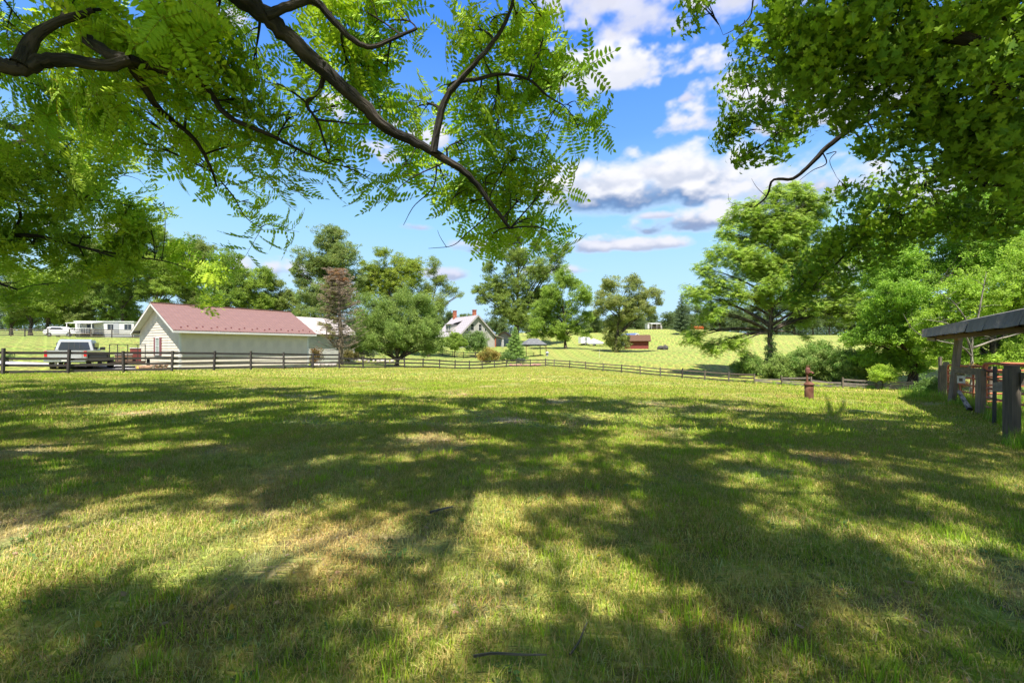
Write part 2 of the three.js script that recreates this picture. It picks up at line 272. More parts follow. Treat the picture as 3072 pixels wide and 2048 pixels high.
// ---------------------------------------------------------------- leaves and leaf clumps
const WHITE = [1, 1, 1], STEM = [0.75, 0.42, 0.9];
const unit = (R) => { const z = R() * 2 - 1, t = R() * Math.PI * 2, s = Math.sqrt(1 - z * z); return V(s * Math.cos(t), z, s * Math.sin(t)); };
function blade(g, base, dir, nor, len, wide, col, shape, fold = 0.28) {   // one leaf: outline [across, along] pairs, folded a little on its midrib
  const side = V(0, 0, 0).crossVectors(dir, nor).normalize(), pts = shape.map(([a, b, f = 0]) => base.clone().addScaledVector(dir, b * len).addScaledVector(side, a * wide).addScaledVector(nor, (Math.abs(a) * -fold + f) * wide));
  const half = pts.length / 2 + 1; // right half then left half share base and tip
  g.poly(pts.slice(0, half), col); g.poly([pts[0], ...pts.slice(half - 1)], col);
}
const OVAL = [[0, 0], [0.5, 0.35], [0.36, 0.72], [0, 1], [-0.36, 0.72], [-0.5, 0.35]], DIAMOND = [[0, 0], [0.5, 0.45], [0, 1], [-0.5, 0.45]];
const MAPLE_HALF = [[0.16, -0.07], [0.30, -0.10], [0.40, 0.0], [0.34, 0.10], [0.30, 0.17], [0.48, 0.24], [0.63, 0.40], [0.50, 0.42], [0.47, 0.52], [0.30, 0.47], [0.17, 0.50], [0.22, 0.68], [0.12, 0.78]], MAPLE = [[0, 0], ...MAPLE_HALF, [0, 1.0], ...[...MAPLE_HALF].reverse().map(([a, b]) => [-a, b])];
function pinnate(g, base, dir, len, pairs, ll, lw, droop, R, tone = 0.12, lofi = false) {   // a walnut leaf: a drooping stalk with leaflets in pairs
  const d = dir.clone().normalize(), p = base.clone(), up = V(0, 1, 0), stepL = len / (pairs + 1), spine = [base.clone()];
  const k0 = 1 + (R() - 0.5) * tone * 2, col = [k0 * (1 + (R() - 0.5) * 0.12), k0, k0 * (1 + (R() - 0.5) * 0.2)];
  for (let k = 0; k <= pairs; k++) {
    d.y -= droop / (pairs + 1); d.normalize(); p.addScaledVector(d, stepL); spine.push(p.clone());
    const side = V(0, 0, 0).crossVectors(d, up).normalize(), nor = V(0, 0, 0).crossVectors(side, d).normalize(), s = Math.sin((k + 1.2) / (pairs + 1.6) * Math.PI) * 0.45 + 0.62;
    if (k === pairs) { blade(g, p, d, nor, ll * 0.9, lw, col, lofi ? DIAMOND : OVAL); break; }
    for (const e of [-1, 1]) {
      const ld = side.clone().multiplyScalar(e).addScaledVector(d, 0.32 + R() * 0.15).addScaledVector(nor, -0.18 - R() * 0.3).normalize(), ln = nor.clone().addScaledVector(unit(R), 0.28).normalize();
      blade(g, p, ld, ln, ll * s * (0.9 + R() * 0.2), lw * s, col, lofi ? DIAMOND : OVAL);
    }
  }
  for (let k = 0; k + 1 < spine.length; k += 2) { const a = spine[k], b = spine[Math.min(k + 2, spine.length - 1)], w = V(0, 0.0022, 0), q = V(0, 0, 0).crossVectors(V(0, 0, 0).subVectors(b, a), up).normalize().multiplyScalar(0.0022); if (lofi) break; g.poly([a.clone().add(q), b.clone().add(q), b.clone().sub(q), a.clone().sub(q)], STEM); g.poly([a.clone().add(w), b.clone().add(w), b.clone().sub(w), a.clone().sub(w)], STEM); }
}
function walnutLeaf(seed) { const R = rng(seed), g = new Geo(); pinnate(g, V(0, 0, 0), V(0, 0.25, 1), 0.36 + R() * 0.08, 7, 0.1, 0.04, 0.4 + R() * 0.4, R); return g.build(); }
function walnutSprig(seed, lofi) {   // a twig along +y with leaves set round it
  const R = rng(seed), g = new Geo(), n = lofi ? 7 : 6, pairs = lofi ? 5 : 7;
  for (let k = 0; k < n; k++) { const t = k * 2.4 + R(), e = 0.35 + R() * 0.5; pinnate(g, V(0, 0.08 + k / n * 0.34, 0), V(Math.cos(t), e, Math.sin(t)), 0.34 + R() * 0.12, pairs, lofi ? 0.14 : 0.1, lofi ? 0.058 : 0.042, 0.45 + R() * 0.5, R, 0.14, lofi); }
  g.poly([V(-0.004, 0, 0), V(0.004, 0, 0), V(0.002, 0.44, 0), V(-0.002, 0.44, 0)], STEM); g.poly([V(0, 0, -0.004), V(0, 0, 0.004), V(0, 0.44, 0.002), V(0, 0.44, -0.002)], STEM);
  return g.build();
}
function mapleLeafInto(g, base, dir, nor, size, R) { const k = 1 + (R() - 0.5) * 0.3, c = [k * (1 + (R() - 0.5) * 0.15), k, k * (1 + (R() - 0.5) * 0.2)]; blade(g, base, dir, nor, size * (0.9 + 0.2 * R()), size * (0.85 + 0.25 * R()), c, MAPLE, 0.05 + R() * 0.6); }
function mapleLeaf(seed) { const R = rng(seed), g = new Geo(); mapleLeafInto(g, V(0, 0, 0), V(0, -0.35, 1).normalize(), V(0, 1, 0.35).normalize(), 0.125, R); g.poly([V(-0.0012, 0.03, -0.07), V(0.0012, 0.03, -0.07), V(0, 0, 0)], STEM); return g.build(); }
function mapleSprig(seed) {
  const R = rng(seed), g = new Geo();
  for (let k = 0; k < 10; k++) {
    const t = (k & 1) * Math.PI + (k >> 1) * 1.57 + (R() - 0.5), y = 0.05 + (k >> 1) / 5 * 0.3, out = V(Math.cos(t), 0.45 + R() * 0.4, Math.sin(t)).normalize(), root = V(0, y, 0), base = root.clone().addScaledVector(out, 0.07 + R() * 0.06);
    const dir = V(Math.cos(t + (R() - 0.5)), -0.25 - R() * 0.7, Math.sin(t + (R() - 0.5))).normalize(), nor = V(0, 1, 0).addScaledVector(unit(R), 0.5); nor.addScaledVector(dir, -nor.dot(dir)).normalize();
    mapleLeafInto(g, base, dir, nor, 0.05 + R() * 0.065, R);
    const w = V(0.0014, 0, 0.0014); g.poly([root.clone().add(w), root.clone().sub(w), base], STEM);
  }
  g.poly([V(-0.004, 0, 0), V(0.004, 0, 0), V(0.001, 0.36, 0)], STEM); g.poly([V(0, 0, -0.004), V(0, 0, 0.004), V(0, 0.36, 0.001)], STEM);
  return g.build();
}
function clump(seed, n, rad, flat, len, wide, upBias, shape = DIAMOND) {   // a leafy twig end: n leaves about a point
  const R = rng(seed), g = new Geo();
  for (let k = 0; k < n; k++) {
    const c = unit(R).multiplyScalar(rad * Math.cbrt(R())); c.y *= flat;
    const nor = unit(R).add(V(0, upBias, 0)).normalize(), dir = c.clone().normalize().add(unit(R)).add(V(0, -0.25, 0)); dir.addScaledVector(nor, -dir.dot(nor)).normalize();
    const t = 1 + (R() - 0.5) * 0.34, s = 0.75 + R() * 0.5;
    blade(g, c, dir, nor, len * s, wide * s, [t * (1 + (R() - 0.5) * 0.12), t, t * (1 + (R() - 0.5) * 0.2)], shape);
  }
  return g.build();
}
function needles(seed, n, rad, len) {
  const R = rng(seed), g = new Geo();
  for (let k = 0; k < n; k++) { const c = unit(R).multiplyScalar(rad * R()); c.y *= 0.4; const d = unit(R).add(V(0, -0.2, 0)).normalize(), s = V(0, 0, 0).crossVectors(d, unit(R)).normalize().multiplyScalar(len * 0.09), t = 1 + (R() - 0.5) * 0.5; g.poly([c.clone().add(s), c.clone().sub(s), c.clone().addScaledVector(d, len)], [t, t, t]); }
  return g.build();
}
const LEAVES = {
  walnut: [1, 2, 3, 4].map((s) => walnutSprig(s)), walnutFar: [5, 6, 7].map((s) => walnutSprig(s, true)), maple: [11, 12, 13, 14].map(mapleSprig),
  broad: [21, 22, 23].map((s) => clump(s, 46, 0.5, 0.6, 0.19, 0.13, 0.9)), fine: [31, 32, 33].map((s) => clump(s, 64, 0.44, 0.8, 0.15, 0.08, 0.6)), airy: [41, 42].map((s) => clump(s, 30, 0.55, 0.55, 0.18, 0.12, 0.9)),
  vine: [51, 52].map((s) => clump(s, 44, 0.32, 0.8, 0.11, 0.085, 0.8, OVAL)), conifer: [61, 62].map((s) => needles(s, 90, 0.42, 0.22)), walnutMid: [71, 72, 73].map((s) => { const R = rng(s), g = new Geo(); for (let k = 0; k < 7; k++) { const t = k * 2.4 + R(); pinnate(g, V((R() - 0.5) * 0.4, (R() - 0.5) * 0.6, (R() - 0.5) * 0.4), V(Math.cos(t), 0.7 * R() - 0.1, Math.sin(t)), 0.5 + R() * 0.15, 4, 0.22, 0.09, 0.9, R, 0.18, true); } return g.build(); }),
};
// leaves set at random in one InstancedMesh per variant; each place: [position, direction or null, scale, colour]
function foliage(name, kind, places, parent) {
  const shapes = LEAVES[kind], m4 = new THREE.Matrix4(), q = new THREE.Quaternion(), spin = new THREE.Quaternion(), e = new THREE.Euler(), Y = V(0, 1, 0), R = rng(places.length * 7 + 13), c = new THREE.Color();
  shapes.forEach((geo, k) => {
    const mine = places.filter((_, i) => i % shapes.length === k);
    if (!mine.length) return;
    const im = shade(new THREE.InstancedMesh(geo, leafMat, mine.length)); im.name = name; im.userData.kind = 'stuff';
    mine.forEach(([p, dir, s, col], i) => {
      if (dir) q.setFromUnitVectors(Y, dir).multiply(spin.setFromAxisAngle(Y, R() * 6.283)); else q.setFromEuler(e.set((R() - 0.5) * 0.9, R() * 6.283, (R() - 0.5) * 0.9));
      im.setMatrixAt(i, m4.compose(p, q, V(s, s, s))); im.setColorAt(i, c.setRGB(...col));
    });
    parent.add(im);
  });
}
const tintOf = (R, a, b, vary = 0.22) => { const t = R(), k = 1 + (R() - 0.5) * vary * 2; return [0, 1, 2].map((i) => mix(a[i], b[i], t) * k); };

// ---------------------------------------------------------------- a tree in the middle or far distance
// lobes: [u, v, radius] as seen at the tree's distance; each gets a limb from the trunk, twigs and leaf clumps through its volume
function tree(o) {
  const R = rng(o.seed), depth = o.depth, foot = floorAt(o.base, depth, -0.08), px = depth / FOCAL, root = thing(o.name, o.label, o.category ?? 'tree', foot, 0, o.group);
  const kind = o.leaf ?? 'broad', A = o.tint ?? [0.085, 0.155, 0.028], B = o.tint2 ?? A.map((x, i) => x * [1.25, 1.15, 0.9][i]), thick = o.trunk ?? 0.28;
  const lobes = o.lobes.map(([u, v, r, dz]) => { const c = at(u, v, depth).sub(foot); const rr = r * px; c.z += dz !== undefined ? dz * px : (R() - 0.5) * 1.7 * rr * (o.deep ?? 1); return { c, r: rr }; });
  for (const l of o.lobes.length > 3 && !o.thin ? [...lobes] : []) if (R() < 0.55) lobes.push({ c: l.c.clone().add(V((R() - 0.5) * l.r, (R() - 0.6) * l.r * 0.6, -l.r * (0.8 + R() * 0.7))), r: l.r * 0.85, back: true });
  let top = -1e9, mx = 0, mz = 0; for (const l of lobes) { top = Math.max(top, l.c.y); mx += l.c.x / lobes.length; mz += l.c.z / lobes.length; }
  const trunkTop = V(mx * 0.8, top * (o.trunkTo ?? 0.9), mz * 0.5), way = [], rad = [], n = 9;
  for (let k = 0; k <= n; k++) { const t = k / n; way.push(V(trunkTop.x * t * t + (R() - 0.5) * thick * 0.8 * (k ? 1 : 0), trunkTop.y * t, trunkTop.z * t * t + (R() - 0.5) * thick * 0.8)); rad.push(thick * (k ? Math.pow(1 - t, 0.75) * 0.92 + 0.05 : 1.45)); }
  const trunkG = new Geo().tube(way, rad, 8); part('trunk', trunkG, o.bark ?? matte.bark, root);
  const onTrunk = (y) => { const t = clamp(y / trunkTop.y, 0, 0.999) * n, k = Math.floor(t); return [way[k].clone().lerp(way[k + 1], t - k), mix(rad[k], rad[k + 1], t - k)]; };
  const places = [], dens = (o.density ?? 1), size = (o.size ?? 1) * (o.size > 1.2 ? 0.9 : 0.84), low = o.low ?? 0.16;
  for (const l of lobes) {
    const flat = Math.hypot(l.c.x, l.c.z), [from, fr] = onTrunk(Math.max(l.c.y - flat * (o.steep ?? 0.75) - l.r * 0.5, top * low)), g = new Geo(), to = l.c.clone();
    const mid = from.clone().lerp(to, 0.5).add(V((R() - 0.5) * l.r * 0.5, (o.arch ?? 0.15) * flat, (R() - 0.5) * l.r * 0.5)), path = new THREE.QuadraticBezierCurve3(from, mid, to), bp = path.getPoints(6), r0 = Math.min(fr * 0.7, 0.03 + l.r * 0.05 + flat * 0.015);
    g.tube(bp, bp.map((_, k) => mix(r0, 0.02, k / 6)), 5, false);
    const twigs = Math.round((o.twigs ?? 9) * (l.back ? 0.4 : 1));
    for (let k = 0; k < twigs; k++) {
      const s = path.getPoint(0.35 + 0.65 * R()), d = unit(R), e = to.clone().add(V(d.x * l.r, d.y * l.r * 0.85, d.z * l.r).multiplyScalar(0.65 + 0.35 * R())), m = s.clone().lerp(e, 0.5).add(V(0, l.r * 0.12, 0));
      const tp = new THREE.QuadraticBezierCurve3(s, m, e).getPoints(3); g.tube(tp, [0.03, 0.022, 0.014, 0.006].map((x) => x * (0.6 + l.r * 0.25)), 3, false);
    }
    const tufts = [];
    for (let k = 0; k < 7; k++) { const d = unit(R); d.y = d.y * 0.8 + 0.15; const c = to.clone().addScaledVector(d, l.r * (0.6 + 0.4 * R())); tufts.push([c, l.r * (0.4 + 0.3 * R())]); if (!l.back && l.r > 0.5) g.tube([to.clone().lerp(c, 0.1), to.clone().lerp(c, 0.6).add(V(0, 0.06 * l.r, 0)), c], [0.025, 0.015, 0.006].map((x) => x * (0.6 + l.r * 0.2)), 3, false); }
    part('branch', g, o.bark ?? matte.bark, root);
    const count = Math.max(6, Math.round(29 * dens * l.r * l.r / (size * size) * (l.back ? 0.6 : 1)));
    for (let k = 0, tries = 0; k < count && tries < count * 6; tries++) {
      const d = unit(R), sub = R() < 0.4, [c, cr] = sub ? tufts[Math.floor(R() * tufts.length)] : [to, l.r * 1.05], f = cr * Math.pow(R(), 0.42) * (sub ? 1 : 0.6 + 0.7 * noise3(d.x * 1.6 + to.x * 3 + 20, d.y * 1.6 + to.y * 3, d.z * 1.6 + o.seed)) * (R() < 0.05 ? 1.35 : 1), p = c.clone().add(V(d.x * f, d.y * f * (o.flat ?? 0.9), d.z * f));
      if (p.y < 0.3) continue;
      if (0.7 * noise3(p.x * 1.9 / size + o.seed, p.y * 2.1 / size, p.z * 1.9 / size) + 0.3 * noise3(p.x * 0.5, p.y * 0.55 + o.seed, p.z * 0.5) < (o.gap ?? 0.4) + 0.05) continue;
      places.push([p, null, size * (0.75 + R() * 0.55), tintOf(R, A, B)]); k++;
    }
  }
  foliage('crown', kind, places, root);
  return root;
}
// lobes for a crown with a rounded outline between u0..u1 and v0 (top)..v1
function crown(seed, u0, u1, v0, v1, n, r = 1) {
  const R = rng(seed), out = [], cu = (u0 + u1) / 2, cv = (v0 + v1) / 2, a = (u1 - u0) / 2, b = (v1 - v0) / 2, s = Math.sqrt(a * b / n) * 0.95 * r;
  for (let k = 0; k < n; k++) { const t = k * 2.39996 + R() * 0.7, f = Math.sqrt((k + 0.5) / n) * 0.86; out.push([cu + Math.cos(t) * a * f * 0.9, cv + Math.sin(t) * b * f * 0.92, s * (0.8 + R() * 0.5)]); }
  return out;
}
const woods = 'trees standing behind the garage and the white trailer', far = 'far trees along the top of the hay field', rightWoods = 'trees crowding the right-hand fence';
// behind the garage and the trailer
[[30, 96, 98, -40, 130, 760, 1000, 12], [140, 84, 88, 60, 250, 740, 990, 12], [255, 92, 90, 170, 350, 690, 990, 13], [365, 88, 88, 290, 450, 650, 980, 13], [470, 80, 88, 400, 560, 634, 960, 15], [560, 84, 92, 500, 650, 690, 970, 13], [650, 80, 90, 590, 730, 735, 970, 12], [745, 82, 92, 680, 820, 775, 980, 12], [840, 88, 96, 780, 905, 825, 990, 10], [320, 90, 90, 270, 400, 850, 968, 8], [200, 90, 89, 150, 260, 870, 968, 7], [90, 60, 88, 10, 150, 800, 968, 9]].forEach(([u, s, d, u0, u1, v0, v1, n], k) => tree({
  name: 'woodland_tree', seed: 100 + k * 3, base: u, depth: d, lobes: crown(100 + k, u0, u1, v0, v1, n), group: woods, trunk: 0.3, size: 1.05, gap: 0.36, density: 1.05,
  tint: [[0.19, 0.3, 0.045], [0.25, 0.36, 0.05], [0.21, 0.28, 0.065]][k % 3], bark: matte.bark,
  label: ['woodland tree at the left edge behind the far board fence', 'woodland tree left of the white trailer, behind the parked white car', 'dense green tree directly behind the white flat-roofed trailer', 'tall woodland tree between the white trailer and the garage gable', 'tallest woodland tree, rising behind the garage roof peak', 'green woodland tree behind the left half of the maroon roof', 'green woodland tree behind the middle of the maroon roof', 'green woodland tree behind the right half of the maroon roof', 'lowest woodland tree, just beyond the right end of the maroon roof', 'low bright tree beside the garage gable, right of the white trailer', 'low leafy tree over the roof of the white trailer', 'pale understorey tree by the far board fence at the left'][k],
}));
// middle distance
tree({ name: 'oak_tree', label: 'tall dark green oak rising behind the brown dying cedar', seed: 201, base: 985, depth: 78, trunk: 0.4, size: 0.95, gap: 0.42, tint: [0.171, 0.264, 0.0708], tint2: [0.275, 0.322, 0.0708], lobes: [[985, 722, 42], [1000, 690, 20], [930, 785, 46], [1040, 775, 45], [905, 835, 32], [980, 810, 55], [1062, 840, 38], [935, 885, 45], [1000, 890, 50], [925, 935, 30], [1050, 900, 38], [890, 815, 18], [980, 950, 40]] });
tree({ name: 'yellow_green_tree', label: 'yellow-green spreading tree behind the round tree', seed: 202, base: 1172, depth: 84, trunk: 0.3, size: 0.95, gap: 0.46, tint: [0.24, 0.34, 0.04], tint2: [0.36, 0.42, 0.045], lobes: [[1130, 800, 30], [1155, 765, 22], [1200, 795, 36], [1238, 815, 33], [1175, 835, 40], [1110, 832, 26], [1225, 855, 33], [1092, 800, 20], [1140, 870, 35], [1185, 890, 40], [1090, 860, 30]] });
tree({ name: 'spindly_tree', label: 'spindly open tree left of the farmhouse chimney', seed: 203, base: 1285, depth: 86, trunk: 0.26, size: 0.9, gap: 0.5, leaf: 'airy', tint: [0.217, 0.292, 0.0472], lobes: [[1302, 795, 24], [1345, 872, 24], [1312, 842, 22], [1365, 868, 14], [1285, 862, 24], [1330, 840, 16], [1380, 885, 9], [1270, 900, 28], [1320, 905, 28], [1290, 820, 14]] });
tree({ name: 'round_tree', label: 'round broad-crowned olive-green tree just beyond the black fence', seed: 204, base: 1190, depth: 50, trunk: 0.24, trunkTo: 0.55, low: 0.1, steep: 0.9, leaf: 'fine', size: 0.95, gap: 0.3, density: 1.35, twigs: 12, tint: [0.19, 0.30, 0.05], tint2: [0.28, 0.37, 0.075], lobes: [[1190, 915, 46], [1125, 950, 53], [1250, 942, 53], [1080, 1000, 35], [1160, 985, 62], [1228, 990, 62], [1292, 1000, 37], [1120, 1025, 38], [1278, 1030, 38], [1200, 1035, 33], [1310, 1040, 24], [1065, 1035, 20], [1160, 1045, 22], [1100, 905, 24], [1270, 900, 24]] });
tree({ name: 'understorey_tree', label: 'dark bushy tree between the dying cedar and the round tree', seed: 211, base: 1075, depth: 60, trunk: 0.14, size: 0.9, gap: 0.3, tint: [0.09, 0.18, 0.03], lobes: [[1060, 985, 34], [1090, 1020, 36], [1050, 1030, 30], [1075, 950, 26], [1100, 985, 30]] });
tree({ name: 'tall_open_tree', label: 'tallest open-crowned tree, behind the little spruce and gazebo', seed: 205, base: 1552, depth: 118, trunk: 0.5, size: 1.25, gap: 0.47, steep: 1.4, tint: [0.217, 0.302, 0.0551], lobes: [[1560, 705, 26], [1500, 760, 30], [1612, 735, 24], [1558, 770, 38], [1478, 850, 34], [1540, 850, 50], [1618, 820, 40], [1662, 775, 28], [1600, 905, 46], [1450, 895, 24], [1700, 745, 14], [1520, 925, 40], [1640, 880, 36], [1530, 720, 16], [1590, 680, 14], [1470, 800, 18], [1560, 950, 36], [1430, 870, 14], [1645, 735, 16], [1490, 890, 28], [1575, 662, 15], [1602, 655, 11], [1540, 688, 14], [1628, 698, 13], [1510, 715, 12], [1680, 810, 18]] });
tree({ name: 'lawn_tree', label: 'bright green lawn tree between the gazebo and ivy-clad tree', seed: 206, base: 1697, depth: 102, trunk: 0.3, size: 1.15, gap: 0.42, tint: [0.229, 0.35, 0.0472], lobes: [[1690, 830, 30], [1655, 885, 34], [1735, 890, 36], [1692, 935, 46], [1640, 955, 26], [1762, 950, 20], [1728, 980, 26], [1670, 985, 26], [1715, 850, 24], [1640, 920, 20], [1765, 905, 14], [1640, 1000, 20], [1610, 975, 24], [1750, 1000, 18], [1620, 930, 30], [1600, 1005, 16], [1690, 1005, 20]] });
tree({ name: 'ivy_clad_tree', label: 'shaggy ivy-clad tree standing left of the little red shed', seed: 207, base: 1850, depth: 92, trunk: 0.35, size: 1.1, gap: 0.34, low: 0.04, tint: [0.229, 0.292, 0.0708], tint2: [0.344, 0.37, 0.0944], lobes: [[1838, 850, 28], [1890, 858, 30], [1828, 905, 34], [1890, 925, 44], [1850, 975, 36], [1962, 880, 20], [1975, 905, 14], [1838, 1020, 24], [1868, 1025, 24], [1920, 890, 24], [1855, 1045, 16], [1800, 935, 16], [1945, 930, 18], [1810, 880, 14]] });
tree({ name: 'walnut_tree', label: 'large spreading walnut beyond the right fence with ivied trunk', seed: 208, base: 2313, depth: 55, trunk: 0.34, leaf: 'walnutMid', size: 1.0, gap: 0.4, density: 0.95, steep: 0.32, low: 0.24, twigs: 10, tint: [0.27, 0.42, 0.045], tint2: [0.38, 0.5, 0.05], lobes: [...crown(209, 2180, 2570, 560, 980, 30, 0.95), [2330, 600, 43], [2400, 575, 36], [2440, 610, 34], [2230, 650, 40], [2270, 610, 28], [2390, 680, 52], [2300, 690, 47], [2150, 770, 41], [2220, 780, 47], [2300, 800, 52], [2400, 770, 52], [2140, 860, 41], [2205, 880, 43], [2085, 890, 37], [2140, 940, 37], [2085, 1005, 30], [2150, 1040, 30], [2215, 1030, 32], [2380, 880, 43], [2470, 850, 44], [2550, 880, 44], [2500, 920, 40], [2420, 965, 23], [2480, 755, 37], [2600, 925, 34], [2420, 1010, 13], [2190, 700, 26], [2100, 810, 26], [2560, 940, 34], [2290, 880, 34]] });
// the woods on the right
tree({ name: 'fence_row_tree', label: 'tall fence-row tree right of the spreading walnut', seed: 301, base: 2740, depth: 43, trunk: 0.35, group: rightWoods, size: 0.9, gap: 0.36, density: 1.3, leaf: 'broad', tint: [0.229, 0.4, 0.0409], lobes: [[2690, 790, 70], [2760, 700, 75], [2860, 640, 75], [2655, 890, 66], [2720, 990, 70], [2640, 990, 50], [2800, 830, 85], [2900, 760, 85], [2990, 690, 85], [2680, 1070, 48], [2745, 1080, 50], [2620, 930, 40], [2830, 950, 70], [2600, 1010, 30]] });
tree({ name: 'fence_row_tree', label: 'fence-row tree behind the tarpaper shed roof', seed: 302, base: 2980, depth: 37, trunk: 0.3, group: rightWoods, size: 0.85, gap: 0.36, density: 1.3, tint: [0.275, 0.428, 0.044], lobes: [[2900, 890, 75], [3000, 850, 80], [3070, 940, 80], [2860, 970, 70], [2960, 990, 75], [3050, 1040, 70], [2870, 1060, 55], [3090, 760, 90], [2980, 1080, 45], [3120, 1050, 60]] });
tree({ name: 'fence_row_tree', label: 'fence-row tree at the right frame edge, behind the maple', seed: 303, base: 3180, depth: 46, trunk: 0.35, group: rightWoods, size: 1.0, gap: 0.36, density: 1.1, tint: [0.251, 0.408, 0.0472], lobes: [[3060, 650, 90], [3150, 750, 100], [3000, 780, 80], [3200, 880, 100], [3100, 560, 80], [3180, 980, 90]] });
tree({ name: 'hedge_bush', label: 'bright yellow-green bush at the end of the overgrown fence', category: 'bush', seed: 304, base: 2650, depth: 41, trunk: 0.06, size: 0.6, gap: 0.2, density: 1.4, tint: [0.311, 0.455, 0.0429], lobes: [[2650, 1118, 26], [2675, 1125, 20], [2625, 1128, 16]] });
[[2255, 1090, 26, 56], [2345, 1095, 30, 53], [2410, 1085, 32, 52], [2450, 1060, 30, 52], [2500, 1085, 36, 50], [2555, 1085, 36, 48], [2600, 1090, 30, 47], [2375, 1110, 22, 52]].forEach(([u, v, r, d], k) => tree({
  name: 'hedge_bush', category: 'bush', group: 'bushes growing over the right-hand fence', seed: 320 + k, base: u, depth: d, trunk: 0.06, leaf: 'vine', size: 1.15, gap: 0.3, density: 1.6, twigs: 6, tint: [[0.17, 0.33, 0.045], [0.25, 0.37, 0.07], [0.14, 0.28, 0.04]][k % 3], tint2: [0.311, 0.39, 0.1], lobes: [[u, v, r * 1.25], [u - r * 0.8, v + r * 0.6, r * 1.05], [u + r * 0.8, v + r * 0.5, r * 1.05], [u, v + r, r], [u - r * 0.3, v - r * 0.5, r * 0.7], [u + r * 0.5, v - r * 0.35, r * 0.6]],
  label: ['hedge bush at the left foot of the spreading walnut', 'hedge bush just right of the spreading walnut trunk', 'dark hedge bush behind and left of the rusty pump', 'tallest hedge bush, right behind the rusty pump', 'pale leafy hedge bush right of the rusty pump', 'hedge bush in the middle of the overgrown fence', 'hedge bush near the broken end of the fence', 'low hedge bush at fence level left of the pump'][k],
}));
// the top of the hay field
for (let k = 0; k < 15; k++) { const u = [2010, 2055, 2105, 2160, 2215, 2270, 2330, 2385, 2440, 2490, 2535, 2575, 2620, 1945, 1905][k], top = [930, 900, 905, 915, 905, 890, 880, 870, 860, 850, 835, 850, 860, 925, 935][k], d = k < 13 ? 178 + (k % 4) * 6 : 200; tree({ name: 'field_edge_tree', seed: 400 + k, base: u, depth: d, group: far, trunk: 0.3, size: 1.9, gap: 0.3, density: 1.1, twigs: 3, tint: [0.11, 0.17, 0.0501], tint2: [0.165, 0.227, 0.0644], lobes: crown(400 + k, u - 34, u + 34, top, 1000, 7), label: `field-edge tree, ${['first', 'second', 'third', 'fourth', 'fifth', 'sixth', 'seventh', 'eighth', 'ninth', 'tenth', 'eleventh', 'twelfth', 'thirteenth'][k] ?? ''} ${k < 13 ? 'from the left along the top of the hay field' : k === 13 ? 'right above the white far trailer on the hill' : 'left behind the far white trailer'}`.replace(/  +/g, ' ').replace('tree, right', 'tree right').replace('tree, left', 'tree left') }); }
// behind the farmhouse
[[1345, 930, 1000, 30, 150], [1400, 935, 1000, 26, 155], [1500, 945, 1005, 30, 150], [1590, 940, 1010, 34, 160], [1780, 930, 1010, 40, 165], [1300, 900, 1000, 36, 140], [1860, 935, 1005, 36, 190]].forEach(([u, t, b, r, d], k) => tree({ name: 'distant_tree', seed: 440 + k, base: u, depth: d, group: 'distant trees behind the farmhouse', trunk: 0.25, size: 1.6, gap: 0.32, twigs: 3, tint: [0.137, 0.203, 0.0644], lobes: crown(440 + k, u - r, u + r, t, b, 5), label: ['small distant tree left of the farmhouse ridge', 'small distant tree over the farmhouse ridge', 'distant tree behind the farmhouse right gable', 'distant tree behind the gazebo roof', 'distant tree seen past the lawn tree on the hill', 'distant tree behind the spindly open tree', 'distant tree behind the ivy-clad tree'][k] }));
{ // a far-off wood that closes the horizon
  const R = rng(470), places = [], g = new THREE.Group();
  for (let k = 0; k < 5200; k++) { const a = (R() - 0.5) * 2.6, d = 255 + R() * 60, x = Math.sin(a) * d, z = -Math.cos(a) * d, h = 5 + 7 * fbm(a * 9, 1, 3, 7); places.push([V(x, gy(x, z) + R() * h, z), null, 3.2 + R() * 1.6, tintOf(R, [0.055, 0.095, 0.045], [0.085, 0.13, 0.05])]); }
  g.name = 'distant_wood'; g.userData.kind = 'stuff'; scene.add(g); foliage('foliage', 'broad', places, g);
}

// ---------------------------------------------------------------- conifers and dead wood
function conifer(name, label, u, depth, vTop, wide, tint, seed, size = 0.8) {
  const R = rng(seed), foot = floorAt(u, depth, -0.05), root = thing(name, label, 'tree', foot), h = at(u, vTop, depth).y - foot.y, w = wide * depth / FOCAL, places = [];
  part('trunk', new Geo().tube([V(0, 0, 0), V(0, h * 0.5, 0), V(0, h, 0)], [0.12, 0.07, 0.015], 6), matte.bark, root);
  const g = new Geo();
  for (let k = 0; k < 70; k++) { const t = 0.06 + 0.92 * k / 70, a = k * 2.4, l = w * Math.pow(1 - t, 0.8) * (0.75 + R() * 0.4), y = h * t, e = V(Math.cos(a) * l, y + l * 0.12, Math.sin(a) * l); g.tube([V(0, y, 0), e], [0.02, 0.006], 3, false); const m = Math.max(2, Math.round(l / 0.16)); for (let j = 0; j < m; j++) places.push([V(0, y, 0).lerp(e, (j + 0.6) / m), null, size * (0.7 + R() * 0.4) * (0.5 + 0.5 * (1 - t)), tintOf(R, tint, tint.map((x) => x * 1.4))]); }
  part('branch', g, matte.bark, root); foliage('crown', 'conifer', places, root);
}
conifer('spruce', 'conical light green spruce in the farmhouse garden', 1545, 74, 978, 36, [0.22, 0.33, 0.075], 501, 1.25);
conifer('pine_tree', 'dark feathery pine on the skyline right of the far trailer', 2046, 150, 876, 36, [0.11, 0.16, 0.07], 502, 1.5);
